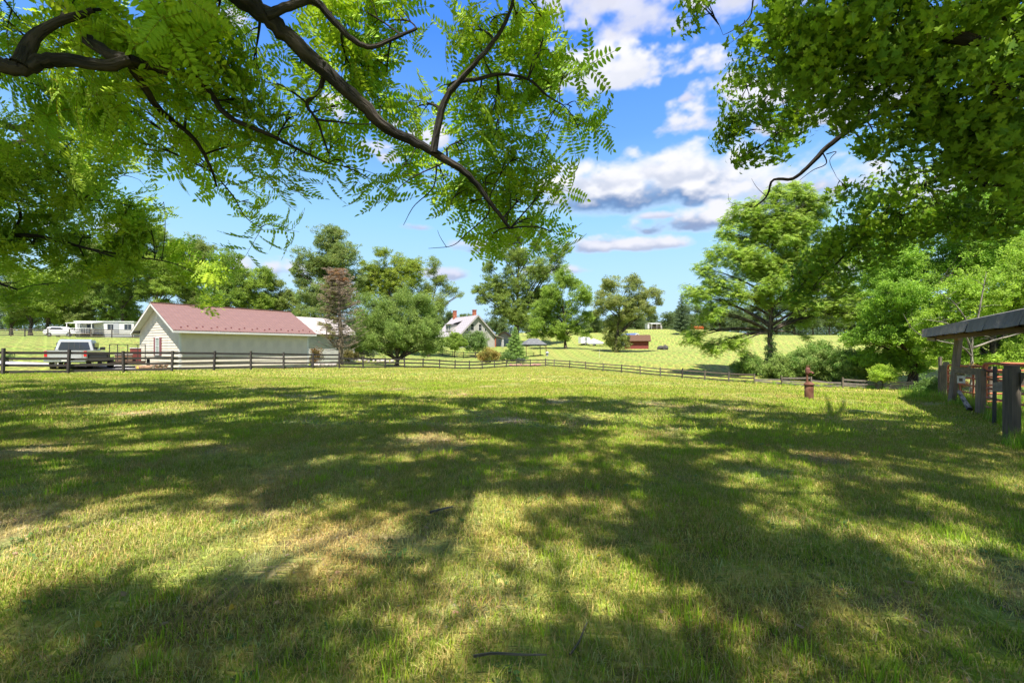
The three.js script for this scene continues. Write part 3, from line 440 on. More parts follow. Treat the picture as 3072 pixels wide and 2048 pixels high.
{ // the dying cedar by the fence
  const R = rng(510), depth = 46, foot = floorAt(1022, depth, -0.05), root = thing('dying_cedar', 'brown dying cedar with bare grey branches beside the garage', 'tree', foot), h = 9.6, bark = matte.deadBark, up = [], brown = [], green = [];
  part('trunk', new Geo().tube([V(0, 0, 0), V(0.03, 2.5, 0), V(-0.1, 5, 0.05), V(-0.2, 7.5, 0), V(-0.35, h, 0)], [0.27, 0.22, 0.16, 0.09, 0.02], 9), bark, root);
  for (let k = 0; k < 170; k++) {
    const t = 0.16 + 0.82 * k / 170 + (R() - 0.5) * 0.02, y = h * t, a = k * 2.4 + R(), l = 2.5 * Math.min(1, 0.45 + t * 2.2) * Math.pow(1.03 - t, 0.55) * (0.55 + R() * 0.75), g = new Geo(), s = V(-0.35 * t * t, y, 0), e = s.clone().add(V(Math.cos(a) * l, l * (0.05 + 0.4 * R()), Math.sin(a) * l)), m = s.clone().lerp(e, 0.5).add(V(0, -0.14 * l, 0));
    g.tube([s, m, e], [0.03, 0.018, 0.006], 4, false);
    for (let j = 0; j < 13; j++) { const b = (j < 5 ? s.clone().lerp(m, 0.3 + j * 0.14) : m.clone().lerp(e, (j - 5) / 8)), q = a + (j & 1 ? 1 : -1) * (0.6 + R() * 0.6), d = V(Math.cos(q), 0.15 + R() * 0.4, Math.sin(q)).multiplyScalar(0.25 + R() * 0.6); g.tube([b, b.clone().add(d)], [0.011, 0.004], 3, false); if (R() < 0.1 + 0.35 * step(0.45, 0.8, t)) up.push([b.clone().add(d), null, 0.3 + R() * 0.25, tintOf(R, [0.38, 0.29, 0.21], [0.27, 0.21, 0.15])]); }
    part('branch', g, bark, root);
    if (t > 0.84) for (let j = 0; j < 5; j++) brown.push([s.clone().lerp(e, 0.4 + R() * 0.6), null, 0.5 + R() * 0.4, tintOf(R, [0.55, 0.25, 0.12], [0.42, 0.28, 0.12])]);
    if (e.x < -0.2 && t > 0.25 && R() < 0.7) for (let j = 0; j < 4; j++) green.push([s.clone().lerp(e, 0.4 + R() * 0.6), null, 0.45 + R() * 0.35, tintOf(R, [0.24, 0.25, 0.075], [0.34, 0.31, 0.11])]);
  }
  const side = new Geo().tube(curve([V(0, 1.4, 0), V(-0.6, 2.1, 0.3), V(-1.3, 3.0, 0.3), V(-1.25, 4.0, 0.2), V(-1.7, 4.8, 0.2)], 8), [0.09, 0.085, 0.08, 0.07, 0.06, 0.05, 0.04, 0.03, 0.015], 6, false); part('branch', side, bark, root);
  foliage('crown', 'conifer', [...up, ...brown, ...green], root);
}
function bareTree(name, label, foot, limbs, mat, seed) {   // limbs: lists of points from the foot, radius at the start
  const R = rng(seed), root = thing(name, label, 'tree', foot);
  limbs.forEach(([pts, r], k) => { const g = new Geo(), c = curve(pts.map((p) => V(...p)), 10); g.tube(c, c.map((_, i) => mix(r, r * 0.18, i / 10)), 6, false); for (let j = 3; j < 10; j++) for (let q = 0; q < 2; q++) { const l = 0.25 + R() * 0.55, d = unit(R); d.y = Math.abs(d.y) * 0.7; const e = c[j].clone().addScaledVector(d, l), m = c[j].clone().lerp(e, 0.5).add(V(0, 0.05, 0)); g.tube([c[j], m, e], [r * 0.18, r * 0.12, 0.003], 3, false); } part(k ? 'branch' : 'trunk', g, mat, root); });
}
{ const f = floorAt(2916, 22, -0.05); bareTree('dead_sapling', 'pale bare dead sapling behind the tarpaper shed', f, [[[[0, 0, 0], [0.05, 1.2, 0], [0, 2.2, 0], [0.1, 3.2, 0]], 0.11], [[[0, 2.2, 0], [-0.4, 3.0, 0.1], [-1.2, 3.5, 0.2], [-2.6, 3.75, 0.3]], 0.05], [[[0.1, 3.0, 0], [0.3, 3.8, 0], [0.5, 4.9, 0], [0.7, 6, 0]], 0.06], [[[0.05, 2.4, 0], [0.9, 2.8, 0.3], [1.9, 3.1, 0.4], [3.0, 3.7, 0.5]], 0.05], [[[0.05, 2.6, 0], [-0.2, 3.6, 0], [-0.9, 4.6, 0], [-1.5, 5.0, 0]], 0.045], [[[0, 2.0, 0], [-0.6, 2.5, 0.1], [-1.6, 2.7, 0.2], [-2.9, 3.2, 0.2], [-3.4, 4.0, 0.2]], 0.04]], matte.paleBark, 520); }
{ // ivy on the walnut trunk
  const R = rng(530), f = floorAt(2313, 55), places = []; for (let k = 0; k < 170; k++) { const y = 0.5 + R() * R() * 5, a = R() * 6.28; places.push([V(Math.cos(a) * 0.45, y, Math.sin(a) * 0.45), null, 0.7 + R() * 0.4, tintOf(R, [0.05, 0.12, 0.025], [0.08, 0.15, 0.03])]); }
  const g = thing('ivy', 'dark green ivy climbing the spreading walnut trunk', 'ivy', f); foliage('leaves', 'vine', places, g);
}

// ---------------------------------------------------------------- the trees overhead
const LIT = [   // sunlit openings on the grass: x, ahead, half width, half depth
  [-2.7, 3.75, 1.6, 0.9], [-3.6, 3.0, 1.2, 0.7], [-0.1, 4.6, 0.8, 0.32], [-1.05, 8.0, 0.95, 0.85], [-6.1, 8.6, 1.9, 0.55], [1.95, 7.5, 0.6, 0.3], [1.85, 4.7, 0.3, 0.16], [3.3, 3.8, 0.8, 0.35], [1.9, 2.75, 0.45, 0.4], [2.9, 3.2, 0.5, 0.35], [-13.9, 15.7, 1.6, 0.5], [-6.4, 13.8, 2.2, 0.5], [-9.5, 11.5, 1.3, 0.4], [-2.2, 12.6, 1.5, 0.35], [2.0, 11.2, 0.8, 0.3], [-16, 19, 2.2, 0.6], [-0.6, 2.6, 0.35, 0.25], [4.6, 5.6, 0.4, 0.3], [-3.6, 5.6, 0.7, 0.2],
];
const shadeEdge = [[-30, 20], [-14, 20.5], [-10, 18], [-5, 15.6], [-2, 14.2], [0, 15.5], [3, 15.2], [6, 16.3], [9, 15], [11, 13], [13, 12], [40, 12]];
function opening(p) {   // whether the shadow of a leaf at p would fall on an opening, or beyond the trees' shade
  const x = p.x - SUN.x / SUN.y * p.y, d = -(p.z - SUN.z / SUN.y * p.y), w = (fbm(x * 0.8, d * 0.8, 2, 33) - 0.5);
  let k = 0; while (k < shadeEdge.length - 2 && shadeEdge[k + 1][0] < x) k++;
  const t = clamp((x - shadeEdge[k][0]) / (shadeEdge[k + 1][0] - shadeEdge[k][0])); if (d > mix(shadeEdge[k][1], shadeEdge[k + 1][1], t) + w * 2.4) return true;
  return LIT.some(([a, b, c, e]) => ((x - a) / (c * (1 + w * 0.8))) ** 2 + ((d - b) / (e * (1 + w * 0.8))) ** 2 < 1);
}
function overhead(x0, x1, seed, dens = 1) {   // leaf masses of a crown whose shade falls on the grass between x0 and x1
  const R = rng(seed), out = [];
  for (let gx = x0; gx < x1; gx += 1.75) for (let gd = 0.8; gd < 21; gd += 1.75) { const x = gx + (R() - 0.5), d = gd + (R() - 0.5), h = Math.max(9.5, d * 0.62) + R() * 2.4, p = V(x, 0, -d).addScaledVector(SUN, h / SUN.y); if (opening(V(x, 0, -d)) && R() < 0.8) continue; out.push([p.x, p.y, p.z, 1.3 + R() * 0.4, (d < 6 ? 0.64 : 0.46) * dens, 1]); }
  return out;
}
// limbs: [points, start radius, end radius] in the world; blobs: [x, y, z, radius, density]; foliage hangs on twigs from the nearest limb
function bigTree(o) {
  const R = rng(o.seed), foot = onGround(o.x, o.z, -0.15), root = thing(o.name, o.label, 'tree', foot), spots = [], places = [];
  o.limbs.forEach(([pts, r0, r1, sides], k) => {
    const n = Math.max(6, pts.length * 4), c = curve(pts, n), g = new Geo(), bump = c.map((p, i) => V((noise3(p.x * 3, p.y * 3, i) - 0.5), (noise3(p.y * 3, p.z * 3, i + 9) - 0.5), 0).multiplyScalar(mix(r0, r1, i / n) * 0.5)), w = c.map((p, i) => p.clone().add(bump[i]).sub(foot));
    g.tube(w, w.map((_, i) => mix(r0, r1, Math.pow(i / n, 0.9)) * (0.93 + 0.14 * noise3(i * 0.9, k, 3))), sides ?? (r0 > 0.08 ? 10 : 7)); part(k ? 'limb' : 'trunk', g, o.bark, root);
    if (k) w.forEach((p, i) => spots.push([p, mix(r0, r1, i / n)]));
    else w.slice(Math.floor(n * 0.6)).forEach((p) => spots.push([p, r0 * 0.4]));
  });
  const leaves = [];
  for (const [bx, by, bz, r, dens = 1, deep = 1.2] of o.blobs) {
    const c = V(bx, by, bz).sub(foot); let best = null, bd = 1e9;
    for (const s of spots) { const d = s[0].distanceTo(c) + (s[0].y > c.y + 1 ? 0.4 : 0); if (d < bd) { bd = d; best = s; } }
    const g = new Geo(), r0 = Math.min(best[1] * 0.6, 0.012 + bd * 0.012), mid = best[0].clone().lerp(c, 0.5).add(V((R() - 0.5) * bd * 0.2, bd * 0.1, (R() - 0.5) * bd * 0.2)), path = new THREE.QuadraticBezierCurve3(best[0], mid, c), bp = path.getPoints(7);
    g.tube(bp, bp.map((_, k) => mix(r0, 0.008, k / 7)), 5, false);
    const n = Math.max(2, Math.round(o.per * r * r * dens)), per = Math.max(1, Math.round(n / Math.max(3, Math.min(16, n / 3))));
    let drawn = 0;
    for (let k = 0; k < n; k += per) {
      const s = path.getPoint(0.3 + 0.7 * R()), d = unit(R), f = 0.55 + 0.45 * R(), e = c.clone().add(V(d.x * r, d.y * r * 0.85, d.z * r * deep).multiplyScalar(f)), m = s.clone().lerp(e, 0.5).add(V(0, r * 0.18, 0)), tw = new THREE.QuadraticBezierCurve3(s, m, e);
      let kept = 0;
      for (let j = 0; j < per; j++) {
        const t = per === 1 ? 0.9 : 0.45 + 0.55 * (j + R() * 0.5) / per, p = tw.getPoint(t), dir = tw.getTangent(t).add(unit(R).multiplyScalar(0.55)).add(V(0, o.hang ?? -0.2, 0)).normalize(), world = p.clone().add(foot);
        if (world.y > (o.openAbove ?? 6) && opening(world)) continue;
        if (o.gap && noise3(world.x * 1.1, world.y * 1.1, world.z * 1.1) < o.gap) continue;
        kept++; const s2 = (o.size ?? 1) * (0.85 + R() * 0.35), col = tintOf(R, o.tint, o.tint2, 0.15);
        places.push([p, dir, s2, col]);
        if (world.distanceTo(camera.position) < 9 && world.z < -2.2) { const q = at(MIDX, HORIZON, 1), u = world.x / -world.z, v = (world.y - EYE) / -world.z; if (Math.abs(u) < 1.1 && v < 0.75) leaves.push([world.distanceTo(camera.position), e.clone(), R()]); }
      }
      if (kept && drawn < 14) { const tp = tw.getPoints(4); g.tube(tp, [0.009, 0.008, 0.006, 0.0045, 0.0025], 4, false); drawn++; }
    }
    part('branch', g, o.bark, root);
  }
  foliage('crown', o.leaf, places, root);
  leaves.sort((a, b) => a[0] - b[0]); const shapes = [1, 2, 3].map((s) => o.leafShape(s + o.seed)), mats = [0, 0.5, 1].map((t) => { const m = leafMat.clone(); m.color = lin(...[0, 1, 2].map((i) => mix(o.tint[i], o.tint2[i], t))); return m; });
  leaves.slice(0, 290).forEach(([, p, q], k) => { const m = part('leaf', shapes[k % 3], mats[(k * 7) % 3], root); m.position.copy(p); m.rotation.set((q - 0.5) * 0.8, q * 40, (q * 7 % 1 - 0.5) * 0.8); });
  return root;
}
const A = (list, d0, d1) => list.map(([u, v], k) => at(u, v, mix(d0, d1, k / (list.length - 1))));
const B = (list, back = 0) => list.map(([u, v, r, d0, dens, deep]) => { const d = d0 + back, p = at(u, v, d); return [p.x, p.y, p.z, r * d / FOCAL, dens, deep]; });
const WAL = [0.26, 0.45, 0.02], WAL2 = [0.44, 0.6, 0.025];
bigTree({
  name: 'walnut_tree', label: 'nearest walnut, its dark limb arching across the upper left', seed: 601, x: -9.6, z: -4.2, bark: matte.darkBark, leaf: 'walnut', leafShape: walnutLeaf, per: 50, hang: -0.25, tint: WAL, tint2: WAL2,
  limbs: [
    [[V(-9.6, -0.2, -4.2), V(-9.5, 2, -4.2), V(-9.2, 4.2, -4.3), V(-8.6, 7, -4.4), V(-7.6, 10, -4.6), V(-6.4, 13, -5)], 0.48, 0.12, 12],
    [[V(-9.0, 4.6, -4.3), V(-6.6, 5.9, -4.4), V(-4.4, 6.0, -4.7), ...A([[730, -10], [800, 50], [870, 115], [1000, 235], [1100, 325], [1160, 385], [1240, 425], [1310, 462], [1400, 520], [1435, 560], [1480, 620], [1530, 685]], 5.0, 6.4)], 0.135, 0.02],
    [A([[800, 45], [860, 20], [940, 2], [1000, 60], [1060, 120], [1110, 140], [1180, 115], [1250, 85]], 5.05, 5.6), 0.055, 0.018],
    [A([[1300, 455], [1330, 310], [1380, 240], [1460, 150], [1520, 60], [1550, -40]], 5.8, 5.4), 0.05, 0.016],
    [A([[1380, 242], [1430, 237], [1500, 222], [1590, 240], [1640, 285], [1690, 315]], 5.75, 6.0), 0.03, 0.008],
    [A([[975, 205], [960, 270], [920, 310], [950, 360], [985, 460]], 5.4, 5.7), 0.035, 0.01],
    [A([[950, 358], [1010, 365], [1070, 372], [1130, 370]], 5.6, 5.7), 0.016, 0.005],
    [[V(-9.2, 4.9, -4.4), ...A([[-180, 170], [0, 195], [60, 205], [120, 185], [200, 180], [330, 195], [390, 178]], 4.5, 4.9)], 0.09, 0.055],
    [A([[60, 200], [95, 120], [160, 72], [280, 30]], 4.6, 4.9), 0.08, 0.03], [A([[385, 180], [430, 260], [480, 330], [580, 415], [630, 500], [650, 560]], 4.9, 6.4), 0.05, 0.012], [A([[390, 178], [470, 205], [600, 245], [680, 345], [800, 400], [900, 450], [985, 490]], 4.9, 6.0), 0.055, 0.01], [A([[260, 120], [320, 160], [390, 180]], 4.9, 4.9), 0.06, 0.06], [A([[640, 520], [700, 590], [735, 650], [790, 690]], 7.0, 7.2), 0.013, 0.004],
    [A([[1340, 445], [1338, 480], [1260, 520], [1200, 560], [1180, 595]], 6.0, 6.1), 0.014, 0.003], [A([[1310, 490], [1300, 560], [1240, 620], [1210, 675]], 6.0, 6.2), 0.011, 0.003], [A([[1465, 600], [1465, 640], [1400, 700], [1360, 735], [1285, 745]], 6.3, 6.4), 0.013, 0.003], [A([[1390, 690], [1370, 660], [1340, 650]], 6.35, 6.35), 0.005, 0.002], [A([[1340, 742], [1320, 710], [1312, 690]], 6.4, 6.4), 0.005, 0.002], [A([[1260, 525], [1190, 520], [1180, 525]], 6.05, 6.05), 0.005, 0.002],
    [[V(-8.8, 6.4, -4.4), V(-5, 8.8, -5.5), V(-1, 10.4, -7), V(3, 10.8, -8.5)], 0.2, 0.04], [[V(-8.4, 7.6, -4.4), V(-7, 10, -8), V(-5.5, 11.5, -11), V(-4, 11.5, -13)], 0.17, 0.04], [[V(-9, 5.5, -4.2), V(-5, 8.4, -2), V(-1, 9.6, -0.5), V(3, 10, 0)], 0.17, 0.04], [[V(-9, 6, -4.2), V(-12, 9, -6), V(-14, 10.5, -9)], 0.15, 0.04],
  ],
  blobs: [
    ...B([[60, 60, 110, 6], [200, 50, 120, 5.4], [350, 50, 120, 5.4, 0.8], [500, 60, 130, 5.0, 0.85], [640, 80, 110, 5.2, 0.8], [480, 190, 90, 5.3, 0.8], [330, 280, 95, 6.5], [180, 290, 110, 7], [600, 210, 110, 5.5, 0.8], [560, 330, 90, 6], [700, 300, 80, 5.6], [760, 180, 70, 5.6], [430, 330, 95, 6.5], [650, 420, 62, 6.8], [780, 420, 70, 6.3], [870, 350, 66, 5.9], [880, 470, 46, 6.2, 1.3], [540, 430, 50, 7], [690, 540, 38, 7, 1.3], [745, 600, 32, 7.2, 1.4], [785, 680, 20, 7.2, 2.4], [620, 500, 38, 7, 1.2], [830, 250, 50, 5.6], [240, 170, 80, 6.4], [100, 130, 80, 6.6], [420, 430, 40, 7], [330, 400, 50, 7.2], [900, 190, 36, 5.5]]),
    ...B([[1000, 60, 75, 5.6], [1100, 40, 80, 5.6], [1185, 60, 66, 5.8], [910, 120, 46, 5.5], [1050, 200, 66, 5.8], [1160, 215, 70, 5.8], [1010, 320, 44, 5.8], [945, 420, 48, 6], [1030, 480, 42, 6.1, 1.2], [1100, 530, 38, 6.3, 1.3], [1140, 310, 40, 5.9], [990, 400, 36, 6]], 0.45),
    ...B([[1470, 70, 70, 5.5], [1550, 60, 70, 5.5], [1610, 150, 56, 5.7], [1450, 170, 66, 5.6], [1560, 240, 60, 5.8], [1655, 260, 46, 6, 1.2], [1715, 320, 40, 6, 1.3], [1735, 385, 25, 6, 1.8], [1640, 375, 30, 6, 1.4], [1440, 290, 50, 5.8], [1340, 270, 50, 5.8], [1250, 320, 56, 5.9], [1630, 60, 44, 5.5, 1.2], [1480, 330, 36, 5.9], [1700, 215, 22, 6, 1.6], [1420, 90, 36, 5.6], [1630, 110, 40, 5.6]], 0.45),
    ...B([[1250, 440, 46, 6, 0.9], [1385, 430, 58, 6], [1485, 410, 50, 6.2], [1545, 470, 52, 6.3, 1.1], [1615, 500, 38, 6.3, 1.4], [1460, 530, 66, 6.4], [1565, 590, 50, 6.4, 1.2], [1590, 655, 36, 6.5, 1.5], [1655, 695, 30, 6.5, 1.8], [1510, 650, 38, 6.5, 1.4], [1385, 560, 36, 6.4, 1.3], [1410, 610, 28, 6.5, 1.4], [1225, 480, 30, 6.2, 1.3], [1640, 560, 22, 6.4, 1.5], [1480, 700, 22, 6.5, 1.8], [1330, 540, 26, 6.3, 1.3]], 0.45),
    ...overhead(-15, 4.2, 611),   // the crown above and behind the view
  ],
});
bigTree({
  name: 'walnut_tree', label: 'leafy walnut filling the left edge below the arching limb', seed: 602, x: -18, z: -13.4, bark: matte.darkBark, leaf: 'walnutFar', leafShape: walnutLeaf, per: 38, hang: -0.3, tint: [0.28, 0.45, 0.03], tint2: [0.42, 0.55, 0.035], gap: 0.3,
  limbs: [
    [[V(-18, -0.1, -13.4), V(-17.8, 3, -13.2), V(-17.2, 7, -13), V(-16, 11, -12.5)], 0.4, 0.1, 12],
    [[V(-17.6, 4, -13.2), ...A([[-150, 340], [0, 370], [60, 385], [150, 322], [260, 300], [340, 320]], 11.5, 10.8)], 0.13, 0.03], [A([[60, 388], [110, 440], [180, 520], [240, 600]], 11.2, 11), 0.06, 0.015], [[V(-17.6, 3.6, -13.2), ...A([[-100, 700], [0, 712], [80, 705], [170, 722], [260, 745], [340, 770]], 12, 12)], 0.09, 0.02], [A([[40, 580], [60, 650], [30, 700]], 12, 12), 0.03, 0.03], [A([[-40, 830], [0, 850], [50, 868]], 12.6, 12.6), 0.06, 0.02], [A([[260, 745], [400, 770], [520, 790], [640, 850]], 12, 12.8), 0.03, 0.008],
    [[V(-17.3, 6.5, -13), V(-14, 9.4, -13), V(-10, 10.8, -13.5)], 0.14, 0.04], [[V(-17.3, 6.2, -13), V(-18, 9, -9), V(-16, 10, -6)], 0.14, 0.04], [[V(-17.4, 6, -13), V(-17, 9.2, -17), V(-15, 10, -20)], 0.13, 0.04],
  ],
  blobs: [
    ...B([[60, 450, 110, 11], [200, 440, 100, 11], [310, 420, 80, 10.5], [60, 600, 120, 12], [200, 590, 120, 12], [330, 560, 80, 11.2], [410, 620, 50, 11.5, 1.2], [100, 740, 110, 12], [250, 700, 100, 12], [370, 690, 66, 12], [50, 850, 66, 13], [170, 850, 50, 13, 0.8], [320, 800, 56, 12.6], [470, 740, 46, 12.6], [560, 790, 48, 13], [640, 850, 38, 13, 1.3], [640, 900, 20, 13, 1.8], [440, 660, 34, 12, 1.2], [490, 605, 16, 12, 2], [270, 820, 46, 12.6, 0.8], [660, 800, 28, 13], [20, 530, 80, 11.5], [420, 780, 50, 12.7], [-60, 700, 100, 12], [-80, 520, 110, 11.5], [380, 520, 34, 11, 1.2]]),
    ...overhead(-24, -15, 612, 0.4),
  ],
});
bigTree({
  name: 'maple_tree', label: 'dark maple overhanging the upper right corner', seed: 603, x: 8.9, z: -6.6, bark: matte.darkBark, leaf: 'maple', leafShape: mapleLeaf, per: 230, hang: -0.1, openAbove: 7, gap: 0.24, tint: [0.105, 0.22, 0.014], tint2: [0.27, 0.41, 0.018],
  limbs: [
    [[V(8.9, -0.2, -6.6), V(8.8, 2, -6.6), V(8.4, 4, -6.4), V(7.8, 6.5, -6.2), V(7, 9.5, -6)], 0.42, 0.1, 12],
    [[V(8.5, 3.6, -6.5), ...A([[3110, 470], [3040, 380], [3010, 300], [2980, 200]], 6.2, 5.2)], 0.16, 0.07], [[V(8.2, 4.6, -6.4), ...A([[2950, 260], [2850, 290], [2745, 305], [2650, 332], [2560, 382], [2480, 442], [2425, 500], [2380, 535], [2320, 540], [2300, 590], [2262, 622]], 6.4, 8.2)], 0.075, 0.01], [A([[2605, 355], [2610, 300], [2640, 240], [2660, 200]], 7.2, 6.4), 0.03, 0.012], [A([[2600, 340], [2500, 340], [2420, 355], [2330, 400]], 7.2, 7.6), 0.02, 0.006],
    [A([[2465, 450], [2480, 490], [2440, 510], [2400, 540]], 7.7, 7.9), 0.012, 0.004], [A([[2480, 462], [2510, 455], [2490, 480], [2510, 530]], 7.7, 7.7), 0.009, 0.003], [A([[2262, 622], [2230, 615], [2190, 605], [2185, 580]], 8.2, 8.2), 0.007, 0.002], [A([[2300, 590], [2270, 560], [2255, 535]], 8.1, 8.1), 0.006, 0.002],
    [[V(8.4, 3.8, -6.5), ...A([[3050, 560], [2940, 500], [2850, 520], [2700, 600], [2600, 700], [2500, 800]], 6.4, 9.2)], 0.1, 0.014], [[V(8.0, 5, -6.3), ...A([[2900, 120], [2760, 90], [2600, 110], [2450, 170], [2330, 230]], 5, 7)], 0.08, 0.012], [[V(7.7, 6.5, -6.2), V(6, 7.6, -5.2), V(4, 8, -4.6)], 0.1, 0.03], [A([[2260, 0], [2250, 50], [2200, 90], [2170, 105]], 6.2, 6.4), 0.012, 0.003], [A([[2235, 60], [2215, 110], [2190, 130]], 6.3, 6.4), 0.006, 0.002], [A([[2960, 560], [2925, 480], [2935, 520]], 6.3, 6.4), 0.03, 0.02],
    [A([[3060, 170], [3020, 60], [3010, -60]], 5.3, 5), 0.09, 0.07],
  ],
  blobs: [
    ...B([[2115, 12, 42, 6.2, 1.2], [2350, 60, 100, 5.6], [2300, 170, 64, 6.6], [2240, 260, 54, 7.5], [2215, 345, 46, 8], [2190, 395, 26, 8.2, 1.4], [2330, 290, 76, 7], [2420, 190, 100, 5.7], [2500, 80, 130, 5.41], [2680, 80, 150, 5.25], [2850, 60, 160, 5.18], [3000, 100, 150, 5.18], [2650, 230, 120, 5.56], [2820, 230, 140, 5.48], [2980, 260, 150, 5.48], [2430, 330, 72, 6.6], [2320, 420, 50, 8], [2270, 450, 32, 8, 1.3], [2540, 320, 64, 6.6], [2620, 395, 44, 7], [2600, 450, 34, 7, 1.2], [2800, 400, 110, 6.1], [2950, 420, 120, 5.8], [2770, 520, 100, 7], [2900, 560, 120, 6.6], [3040, 560, 120, 6.2], [2660, 590, 72, 8], [2590, 660, 72, 8.5], [2700, 650, 80, 8.1], [2850, 660, 84, 7.6], [2500, 740, 56, 9], [2580, 750, 56, 9], [2450, 800, 46, 9.3], [2440, 860, 38, 9.5], [2520, 830, 34, 9.5], [2400, 830, 24, 9.5], [2690, 730, 40, 8.6], [2980, 650, 80, 7.1], [3060, 330, 110, 5.63], [2720, 330, 70, 6], [2560, 160, 90, 5.56], [2760, 150, 100, 5.37], [2920, 160, 100, 5.33], [2540, 560, 24, 7.6, 1.2], [2370, 880, 20, 9.5, 1.3]]),
    ...overhead(4.2, 13.5, 613, 0.75),
  ],
});
// ---------------------------------------------------------------- board fences
function fence(name, label, spots, o) {   // spots: [x, z]; each post and each rail a part
  const R = rng(o.seed), root = thing(name, label, 'fence', V(spots[0][0], gy(...spots[0]), spots[0][1])), O = root.position, feet = spots.map(([x, z]) => V(x, gy(x, z), z).sub(O));
  const mats = o.mats;
  feet.forEach((f, k) => { const lean = V((R() - 0.5) * 0.14 + (o.lean ?? 0), 0, (R() - 0.5) * 0.1), h = o.post * (0.95 + R() * 0.1); part('post', new Geo().beam(f.clone().add(V(0, -0.25, 0)), f.clone().add(V(0, h, 0)).add(lean), 0.11, 0.11), mats[k % mats.length], root); });
  for (let k = 0; k + 1 < feet.length; k++) for (const h of o.rails) {
    if (o.broken && R() < o.broken) continue;
    const a = feet[k], b = feet[k + 1], d = V(0, 0, 0).subVectors(b, a).normalize(), off = V(-d.z, 0, d.x).multiplyScalar((o.side ?? 1) * 0.07), j = o.jitter ?? 0.03;
    const p = a.clone().add(V(0, h + (R() - 0.5) * j, 0)).add(off).addScaledVector(d, -0.03), q = b.clone().add(V(0, h + (R() - 0.5) * j, 0)).add(off).addScaledVector(d, 0.03), m = p.clone().lerp(q, 0.5).add(V(0, -0.012 * R() - (o.sag ?? 0) * R(), 0)), t = o.thick ?? 0.028;
    const g = new Geo().beam(p, m, t, o.rail).beam(m, q, t, o.rail);
    part('rail', g, mats[(k * 3 + Math.round(h * 10)) % mats.length], root);
  }
  return root;
}
const blacks = [matte.blackWood, M(0.078, 0.066, 0.06, 0.9, { map: woodMap }), M(0.10, 0.088, 0.08, 0.92, { map: woodMap })], weathered = [matte.darkGreyWood, M(0.19, 0.165, 0.145, 0.95, { map: woodMap }), matte.blackWood], oldWood = [matte.greyWood, matte.darkGreyWood, M(0.33, 0.28, 0.24, 0.95, { map: woodMap })];
const leftLine = (k) => [-25.87 + 1.395 * k, -(23.6 + 2.0 * k)];
fence('board_fence', 'black four-rail board fence in front of the garage and pickup', Array.from({ length: 11 }, (_, i) => leftLine(i - 2)), { seed: 701, post: 1.32, rails: [0.16, 0.5, 0.83, 1.15], rail: 0.135, mats: blacks, lean: 0.05, side: -1, jitter: 0.05 });
fence('board_fence', 'black three-rail board fence below the round tree', [...Array.from({ length: 12 }, (_, i) => leftLine(i + 8)), [2.5, -62.6], [4.6, -64]], { seed: 702, post: 1.04, rails: [0.16, 0.52, 0.88], rail: 0.13, mats: [blacks[0], blacks[1]], side: -1 });
fence('board_fence', 'weathered three-rail fence running down to the spreading walnut', [[4.6, -64.05], ...Array.from({ length: 11 }, (_, k) => [5.65 + 1.91 * k, -(62.6 - 1.515 * k)])], { seed: 703, post: 1.08, rails: [0.2, 0.54, 0.9], rail: 0.13, mats: weathered, side: -1 });
fence('old_rail_fence', 'grey broken rail fence overgrown with bushes behind the pump', Array.from({ length: 6 }, (_, k) => [5.65 + 1.91 * (k + 10.02), -(62.6 - 1.515 * (k + 10.02))]), { seed: 704, post: 0.98, rails: [0.22, 0.5, 0.8], rail: 0.15, mats: oldWood, jitter: 0.24, sag: 0.08, side: -1, broken: 0.12, thick: 0.05 });
fence('board_fence', 'low dark fence across the farmhouse garden', [[1208, 104], [1238, 101], [1266, 99], [1296, 96], [1327, 93], [1358, 91], [1390, 88.5], [1426, 86], [1462, 84], [1500, 82], [1538, 80]].map(([u, d]) => [(u - MIDX) / FOCAL * d, -d]), { seed: 705, post: 1.2, rails: [0.25, 0.62, 1.0], rail: 0.14, mats: blacks });
fence('board_fence', 'far dark four-rail fence in front of the white trailer', [[-60, 73], [-20, 72.6], [31, 72], [73, 72], [142, 71.5], [208, 71], [272, 70.6], [334, 70.2], [396, 70], [455, 70]].map(([u, d]) => [(u - MIDX) / FOCAL * d, -d]), { seed: 706, post: 1.3, rails: [0.2, 0.52, 0.84, 1.15], rail: 0.13, mats: [matte.darkGreyWood, blacks[2]] });

